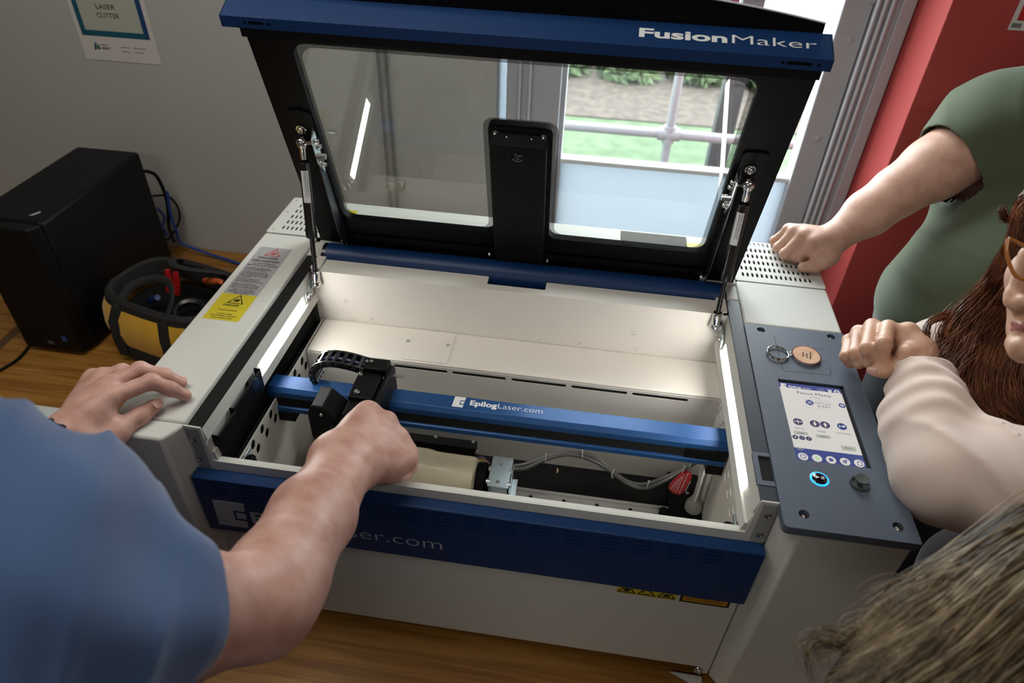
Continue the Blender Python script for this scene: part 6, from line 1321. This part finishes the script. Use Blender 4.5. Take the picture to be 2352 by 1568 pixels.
def folds_b(X, Y, Z_): return -0.0070*rg(30*(X*0.8+Z_*0.55)+1.5*np.sin(8*Y+7*Z_), 2.5)*(0.5+0.5*np.sin(11*Z_-8*X))+0.004*np.sin(30*(X+Z_*0.8)+2*np.sin(12*Y+8*Z_))*np.clip((X-0.75)*5, 0, 1)+0.0022*np.sin(70*(X*0.4-Z_)+3*np.sin(11*X))
sl2 = mix(elB, shB, 0.44)
GSb = [(0.035, None, [(sl2, mix(sl2, shB, 0.5), 0.0625, 0.074), (mix(sl2, shB, 0.5), shB, 0.078, 0.088), (shB, shB2, 0.090, 0.085), ('e', chs, (0.215, 0.130, 0.21)), ('e', bly, (0.250, 0.18, 0.215)), (bly, pelB, 0.175, 0.175), (shB, chs, 0.09, 0.14), (Q(2350, 470, 1.35), Q(2262, 700, 1.31), 0.135, 0.175), (Q(2262, 410, 1.30), Q(2330, 560, 1.34), 0.080, 0.13)])]
Ps, Fs = sdf_mesh(GSb, 0.006, folds_b); ctr = Ps[Fs].mean(1)
Ps, Fs = cut_open(Ps, Fs, sl2+sb*0.006, sb, 0.086); keep = np.ones(len(Fs), bool)
sB = mesh_from('shirt', [(Ps, Fs[keep])], cloth('olive_jersey', (0.078, 0.100, 0.058), 1200, 0.25, 0.05), B_); sol = sB.modifiers.new('thickness', 'SOLIDIFY'); sol.thickness = 0.003
tr_ = [(0.03, None, [])]
for s_ in (-1, 1):
    hip = pelB+np.array([0.09*s_, 0, -0.05]); kn_ = hip+np.array([0.02*s_, 0.02, -0.38]); an = np.array([kn_[0], kn_[1]-0.02, FLOOR+0.12]); tr_[0][2].extend([(hip, kn_, 0.115, 0.082), (kn_, an, 0.08, 0.07)])
mesh_from('trousers', [sdf_mesh(tr_, 0.010)], cloth('dark_trousers', (0.02, 0.02, 0.025)), B_)
mesh_from('hair', [sdf_mesh([(0.01, None, [('e', hdB+np.array([0.01, 0.008, 0.02]), (0.084, 0.094, 0.116))])], 0.008)], hairmat('hair_brown', [(0.05, 0.03, 0.02), (0.09, 0.06, 0.035)]), B_)
# ---------------------------------------------------------------- woman in the beige top
Cc = root('person', (0.78, -0.10, FLOOR), 'person with auburn hair, glasses and beige long sleeves leaning by the control panel', 'person')
wC = Q(2108, 812, 0.985)
KC = [Q(2040, 752, 1.005), Q(2003, 748, 1.030), Q(1972, 762, 1.050), Q(1950, 782, 1.065)]       # index .. little
MC = [Q(2030, 790, 0.965), Q(1992, 800, 0.985), Q(1964, 812, 1.010), Q(1943, 818, 1.030)]
EC = [Q(2026, 822, 0.975), Q(1998, 830, 0.995), Q(1972, 832, 1.015), Q(1952, 832, 1.035)]
TC_ = [Q(2042, 822, 1.005), Q(2016, 828, 1.015), Q(1990, 830, 1.03), Q(1968, 830, 1.045)]
tC = [Q(2085, 812, 0.97), Q(2062, 842, 0.975), Q(2030, 852, 0.975), Q(2008, 851, 0.975)]
elC = Q(2150, 1110, 0.875); shC = Q(2560, 1150, 0.83)
pC = [(wC, k_, 0.0190, 0.0108) for k_ in KC]+[(wC, Q(2085, 765, 1.00), 0.021, 0.017), (wC, mix(wC, elC, 0.3), 0.0245, 0.030), (mix(wC, elC, 0.3), elC, 0.032, 0.040), (elC, shC, 0.040, 0.055)]
GC = [(0.009, None, pC)]+fingers([list(q) for q in zip(KC, MC, EC, TC_)], [0.0104, 0.0100, 0.0094, 0.0084], ko=0.0036)+[(0.006, 0.004, [(tC[0], tC[1], 0.0150, 0.0118), (tC[1], tC[2], 0.0112, 0.0102), (tC[2], tC[3], 0.0100, 0.0084)])]
pc1 = sdf_mesh(GC, 0.0026)
# face in profile: looks towards -x (image left) and slightly down
FD = 0.80
def fc(px, py, D=FD): return Dp(px, py, D)
nose = fc(2318, 692); headc = fc(2545, 600, 0.86)
pxm = FD/FPX
GF = [(0.020, None, [('e', headc, (0.082, 0.092, 0.112)), (fc(2400, 640, 0.82), fc(2395, 740, 0.82), 0.040, 0.034), (fc(2420, 740, 0.86), fc(2372, 792, 0.81), 0.040, 0.022), (headc, fc(2620, 900, 0.92), 0.055, 0.060)]),
      (0.008, None, [(fc(2363, 585), fc(2330, 672), 0.011, 0.0085), (fc(2328, 682), fc(2322, 692), 0.0100, 0.0085), (fc(2340, 700, 0.79), fc(2350, 694, 0.785), 0.008, 0.009), (fc(2352, 722), fc(2362, 712), 0.012, 0.016)]),
      (0.004, None, [(fc(2334, 738), fc(2352, 745, 0.785), 0.0056, 0.0046), (fc(2334, 760), fc(2352, 756, 0.785), 0.0062, 0.0046), (fc(2342, 790), fc(2352, 802, 0.79), 0.0150, 0.0165)])]
pc2 = sdf_mesh(GF, 0.003)
chC = V3((0.86, -0.16, 0.42)); pelC = V3((0.90, -0.20, 0.02)); shC2 = V3((0.93, 0.02, 0.60)); 
BTc = [(0.05, None, [(shC, shC2, 0.07, 0.07), ('e', chC, (0.15, 0.15, 0.20)), (chC, pelC, 0.13, 0.14), (mix(shC, shC2, 0.5), headc, 0.06, 0.05)])]
for s_ in (-1, 1):
    hip = pelC+np.array([0.0, 0.09*s_, -0.05]); kn_ = hip+np.array([-0.02, 0.01*s_, -0.33]); an = np.array([kn_[0], kn_[1], FLOOR+0.09])
    BTc.append((0.03, None, [(hip, kn_, 0.09, 0.06), (kn_, an, 0.058, 0.04), (np.array([an[0], an[1], FLOOR+0.04]), np.array([an[0]-0.14, an[1], FLOOR+0.035]), 0.038, 0.028)]))
bodyC = mesh_from('body', [pc1, pc2, sdf_mesh(BTc, 0.010)], SKC, Cc)
nail(bodyC, tC[3]+np.array([-0.006, -0.0045, 0.0030]), (-0.55, -0.72, 0.40), tC[3]-tC[2], 0.0050, 0.0065)
lip = mesh_from('lips', [sdf_mesh([(0.003, None, [(fc(2332.5, 741), fc(2352, 747, 0.784), 0.0050, 0.0038), (fc(2333, 757), fc(2352, 754, 0.784), 0.0056, 0.0040)])], 0.0012)], mat('lip_rose', (0.36, 0.11, 0.10), 0.4), Cc)
# glasses
GLM = mat('amber_acetate', (0.45, 0.16, 0.04), 0.15, coat=0.6); gl_pts = [(2316, 548), (2336, 556), (2362, 574), (2378, 610), (2372, 640), (2352, 642), (2332, 632), (2318, 604), (2312, 574)]
gp_ = [fc(px, py, 0.775) for px, py in gl_pts]
MB().tube(smooth_path(gp_+[gp_[0]], 6), 0.0022, 10).build('glasses_frame', GLM, Cc)
gl2 = [p+np.array([0.01, -0.075, 0.0]) for p in gp_]; MB().tube(smooth_path(gl2+[gl2[0]], 6), 0.0022, 8).build('glasses_frame', GLM, Cc)
MB().tube([gp_[3], fc(2440, 575, 0.775), fc(2520, 590, 0.78)], 0.0018, 8).build('glasses_temple', GLM, Cc)
b = MB(); cen = sum(gp_)/len(gp_); b.add([cen]+gp_, [(0, i+1, (i+1) % len(gp_)+1) for i in range(len(gp_))]); b.build('glasses_lens', gm, Cc, smooth=False)
MB().ball(fc(2392, 594, 0.80), 0.0115, 12).build('eye', mat('eye_white', (0.6, 0.58, 0.55), 0.2), Cc)
# beige top: forearm sleeve with cuff, upper arm, trunk
cu = mix(wC, elC, 0.20); dc = (elC-cu)/np.linalg.norm(elC-cu)
def folds_c(X, Y, Z_):
    s_ = (X-cu[0])*dc[0]+(Y-cu[1])*dc[1]+(Z_-cu[2])*dc[2]
    return -0.0070*rg(42*(X*0.7+Z_*0.3+Y*0.5)+1.8*np.sin(12*X+9*Z_), 2.5)*np.clip((X-0.42)*12, 0, 1)*(0.6+0.4*np.sin(15*Y+8*X))+0.0034*np.sin(200*s_+3*np.sin(40*X))*np.clip(1-np.abs(s_-0.03)/0.09, 0, 1)+0.0042*np.sin(75*(X*0.9+Z_*0.5)+4*np.sin(18*Y+10*Z_))*np.clip((X-0.50)*9, 0, 1)
GSc = [(0.030, None, [(cu, mix(cu, elC, 0.45), 0.040, 0.052), (mix(cu, elC, 0.45), elC+np.array([0.006, 0, 0.012]), 0.053, 0.054), (elC+np.array([0.006, 0, 0.012]), mix(elC, shC, 0.5), 0.056, 0.074), (mix(elC, shC, 0.5), shC, 0.080, 0.095), (shC, shC2, 0.095, 0.085), ('e', chC, (0.18, 0.175, 0.22)), (chC, pelC, 0.155, 0.165)])]
Ps, Fs = sdf_mesh(GSc, 0.0042, folds_c); Ps, Fs = cut_open(Ps, Fs, cu-dc*0.010, dc, 0.08); ctr = Ps[Fs].mean(1); keep = np.ones(len(Fs), bool)
keep &= np.linalg.norm(ctr-(mix(shC, shC2, 0.5)+np.array([-0.02, 0, 0.09])), axis=1) > 0.07
BG = cloth('beige_waffle_knit', (0.70, 0.565, 0.495), 1500, 0.35, 0.03)
top = mesh_from('long_sleeved_top', [(Ps, Fs[keep])], BG, Cc); sol = top.modifiers.new('thickness', 'SOLIDIFY'); sol.thickness = 0.003
fs_ = [(Q(2150, 800, 1.12), Q(2330, 760, 1.08), 0.045, 0.065), (Q(2330, 760, 1.08), shC2, 0.07, 0.08), (Q(2150, 800, 1.12), Q(2240, 930, 1.06), 0.040, 0.045)]
mesh_from('far_sleeve', [sdf_mesh([(0.03, None, fs_)], 0.006)], BG, Cc)
mesh_from('dark_apron', [sdf_mesh([(0.03, None, [(Q(2235, 930, 1.02), Q(2352, 900, 1.00), 0.035, 0.06), (Q(2352, 900, 1.0), chC, 0.06, 0.10)])], 0.006)], cloth('navy_cloth', (0.010, 0.010, 0.020)), Cc)
sk = [(pelC+np.array([0, 0.10, 0.0]), pelC-np.array([0, 0.10, 0.0]), 0.16, 0.16)]
for s_ in (-1, 1):
    hip = pelC+np.array([0.0, 0.09*s_, -0.05]); kn_ = hip+np.array([-0.02, 0.01*s_, -0.33]); an = np.array([kn_[0], kn_[1], FLOOR+0.12]); sk += [(hip, kn_, 0.11, 0.08), (kn_, an, 0.08, 0.07)]
mesh_from('dark_skirt', [sdf_mesh([(0.04, None, sk+[(Q(2240, 1330, 1.12), pelC+np.array([0, 0, 0.15]), 0.075, 0.14), (Q(2240, 1330, 1.12), V3((0.72, -0.25, -0.4)), 0.075, 0.1)])], 0.008)], cloth('umber_cloth', (0.045, 0.034, 0.034), 500, 0.4), Cc)
HR = hairmat('auburn_hair', [(0.020, 0.006, 0.003), (0.045, 0.014, 0.006), (0.07, 0.022, 0.009)], 0.4, 90)
HRS = [hairmat('auburn_strand_%d' % k, [tuple(c*s_ for c in q) for q in ((0.07, 0.020, 0.008), (0.15, 0.045, 0.016), (0.24, 0.085, 0.032))], 0.3, 40) for k, s_ in enumerate((0.6, 1.0, 1.7))]
gds = []
ge = [(2420, 452), (2345, 560), (2262, 668), (2196, 735), (2172, 800), (2190, 868), (2235, 900)]
gi = [(2520, 470), (2440, 600), (2395, 720), (2352, 800), (2330, 880), (2345, 960), (2400, 1010)]
for k in range(10):
    t = k/9; D = (0.88, 0.92, 0.965, 0.985, 0.985, 0.98, 0.97)
    gds.append([Q(a[0]*(1-t)+b_[0]*t, a[1]*(1-t)+b_[1]*t, D[i]-0.05*t) for i, (a, b_) in enumerate(zip(ge, gi))])
mesh_from('hair_mass', [sdf_mesh([(0.03, None, [('e', headc+np.array([0.012, 0.010, 0.014]), (0.090, 0.100, 0.115)), (Q(2450, 560, 0.90), Q(2350, 720, 0.97), 0.050, 0.040), (Q(2350, 720, 0.97), Q(2390, 940, 0.97), 0.040, 0.028), (Q(2400, 620, 0.94), Q(2270, 770, 1.0), 0.030, 0.020)])], 0.006)], HR, Cc)
hc = strands('hair', gds, 4200, (0.010, 0.013), 0.0006, HRS, Cc, seg=24, curl=0.011, seed=4, cf=30)
cg = [[Q(2330, 620, 0.97), Q(2270, 690, 0.98), Q(2215, 720, 0.99), Q(2190, 745, 0.99), Q(2200, 765, 0.98), Q(2230, 760, 0.98)], [Q(2300, 640, 0.97), Q(2230, 705, 0.98), Q(2160, 725, 0.99), Q(2132, 745, 0.99), Q(2125, 775, 0.98), Q(2135, 800, 0.98)], [Q(2352, 470, 0.95), Q(2335, 500, 0.95), Q(2312, 500, 0.95), Q(2300, 488, 0.95), Q(2308, 478, 0.95)]]
for k_, g_ in enumerate(cg): strands('hair_curl', [g_], 110, (0.005, 0.004), 0.0005, HRS, Cc, seg=20, curl=0.003, seed=8+k_)
strands('hair_crown', [[Q(2520, 400, 0.83), Q(2430, 415, 0.82), Q(2372, 450, 0.82), Q(2345, 500, 0.83), Q(2330, 560, 0.86), Q(2300, 620, 0.90)], [Q(2540, 430, 0.80), Q(2460, 440, 0.79), Q(2390, 470, 0.79), Q(2362, 510, 0.80), Q(2350, 560, 0.84), Q(2335, 620, 0.88)]], 900, (0.008, 0.008), 0.0006, HRS, Cc, seg=20, curl=0.004, seed=21)
strands('hair_fringe', [[Q(2400, 560, 0.9), Q(2330, 640, 0.95), Q(2260, 720, 0.97), Q(2200, 830, 0.97), Q(2190, 900, 0.96)], [Q(2400, 600, 0.9), Q(2300, 720, 0.95), Q(2230, 800, 0.97), Q(2160, 860, 0.96), Q(2150, 920, 0.96)]], 260, (0.012, 0.03), 0.0004, HRS, Cc, seg=20, curl=0.012, seed=9)
# ---------------------------------------------------------------- child with blond hair in the foreground
Dd = root('person', (0.52, -0.62, FLOOR), 'person with long wavy blond hair seen from behind in the lower right corner', 'person')
hD = Q(2360, 1590, 0.665)
mesh_from('body', [sdf_mesh([(0.04, None, [('e', hD, (0.075, 0.085, 0.10)), (hD, hD+np.array([0.03, -0.04, -0.22]), 0.05, 0.05), (hD+np.array([-0.03, -0.12, -0.27]), hD+np.array([0.14, -0.02, -0.27]), 0.050, 0.055), (hD+np.array([0.05, -0.07, -0.26]), np.array([hD[0]+0.12, hD[1]-0.15, -0.2]), 0.09, 0.11), (np.array([hD[0]+0.06, hD[1]-0.15, -0.2]), np.array([hD[0]+0.06, hD[1]-0.15, FLOOR+0.04]), 0.08, 0.05), (np.array([hD[0]+0.18, hD[1]-0.15, -0.2]), np.array([hD[0]+0.18, hD[1]-0.15, FLOOR+0.04]), 0.08, 0.05)])], 0.008)], SKG, Dd)
mesh_from('shirt', [sdf_mesh([(0.04, None, [(hD+np.array([-0.03, -0.12, -0.27]), hD+np.array([0.14, -0.02, -0.27]), 0.062, 0.066), (hD+np.array([0.05, -0.07, -0.28]), np.array([hD[0]+0.12, hD[1]-0.15, -0.45]), 0.105, 0.15)])], 0.008)], cloth('grey_top', (0.045, 0.04, 0.045)), Dd)
HB = hairmat('blond_hair', [(0.04, 0.026, 0.013), (0.07, 0.048, 0.024), (0.10, 0.07, 0.04)], 0.5, 70)
HBS = [hairmat('blond_strand_%d' % k, [tuple(c*s_ for c in q) for q in ((0.09, 0.058, 0.026), (0.17, 0.118, 0.058), (0.27, 0.20, 0.11))], 0.35, 30) for k, s_ in enumerate((0.6, 1.0, 1.6))]
mesh_from('hair_mass', [sdf_mesh([(0.03, None, [('e', hD+np.array([0.0, -0.01, 0.01]), (0.092, 0.098, 0.118)), (Q(2350, 1460, 0.64), Q(2190, 1640, 0.62), 0.050, 0.040), (Q(2430, 1370, 0.66), Q(2300, 1560, 0.63), 0.055, 0.06)])], 0.006)], HB, Dd)
gd = []
o1 = [(2560, 1200), (2470, 1160), (2370, 1180), (2240, 1270), (2140, 1350), (2060, 1420), (2000, 1490)]
o2 = [(2760, 1500), (2640, 1560), (2520, 1640), (2400, 1720), (2300, 1800), (2220, 1860), (2160, 1900)]
for k in range(22):
    t = k/21; D = (0.66, 0.63, 0.60, 0.585, 0.575, 0.57, 0.565)
    gd.append([Q(a[0]*(1-t)+b_[0]*t, a[1]*(1-t)+b_[1]*t, D[i]-0.07*math.sin(math.pi*min(t*1.2, 1))) for i, (a, b_) in enumerate(zip(o1, o2))])
strands('hair', gd, 6500, (0.010, 0.016), 0.00075, HBS, Dd, seg=24, curl=0.013, seed=11, cf=24)
wg_ = [[Q(2250, 1440, 0.60), Q(2120, 1500, 0.59), Q(2000, 1500, 0.585), Q(1925, 1475, 0.58), Q(1890, 1465, 0.58), Q(1868, 1500, 0.58), Q(1870, 1560, 0.58)], [Q(2300, 1350, 0.60), Q(2180, 1340, 0.60), Q(2080, 1370, 0.60), Q(2030, 1420, 0.59), Q(1990, 1480, 0.59)], [Q(2200, 1500, 0.59), Q(2080, 1560, 0.58), Q(1960, 1580, 0.58), Q(1880, 1600, 0.58)]]
strands('hair_wisp', wg_, 170, (0.010, 0.010), 0.0006, HBS, Dd, seg=24, curl=0.008, seed=12, cf=20)
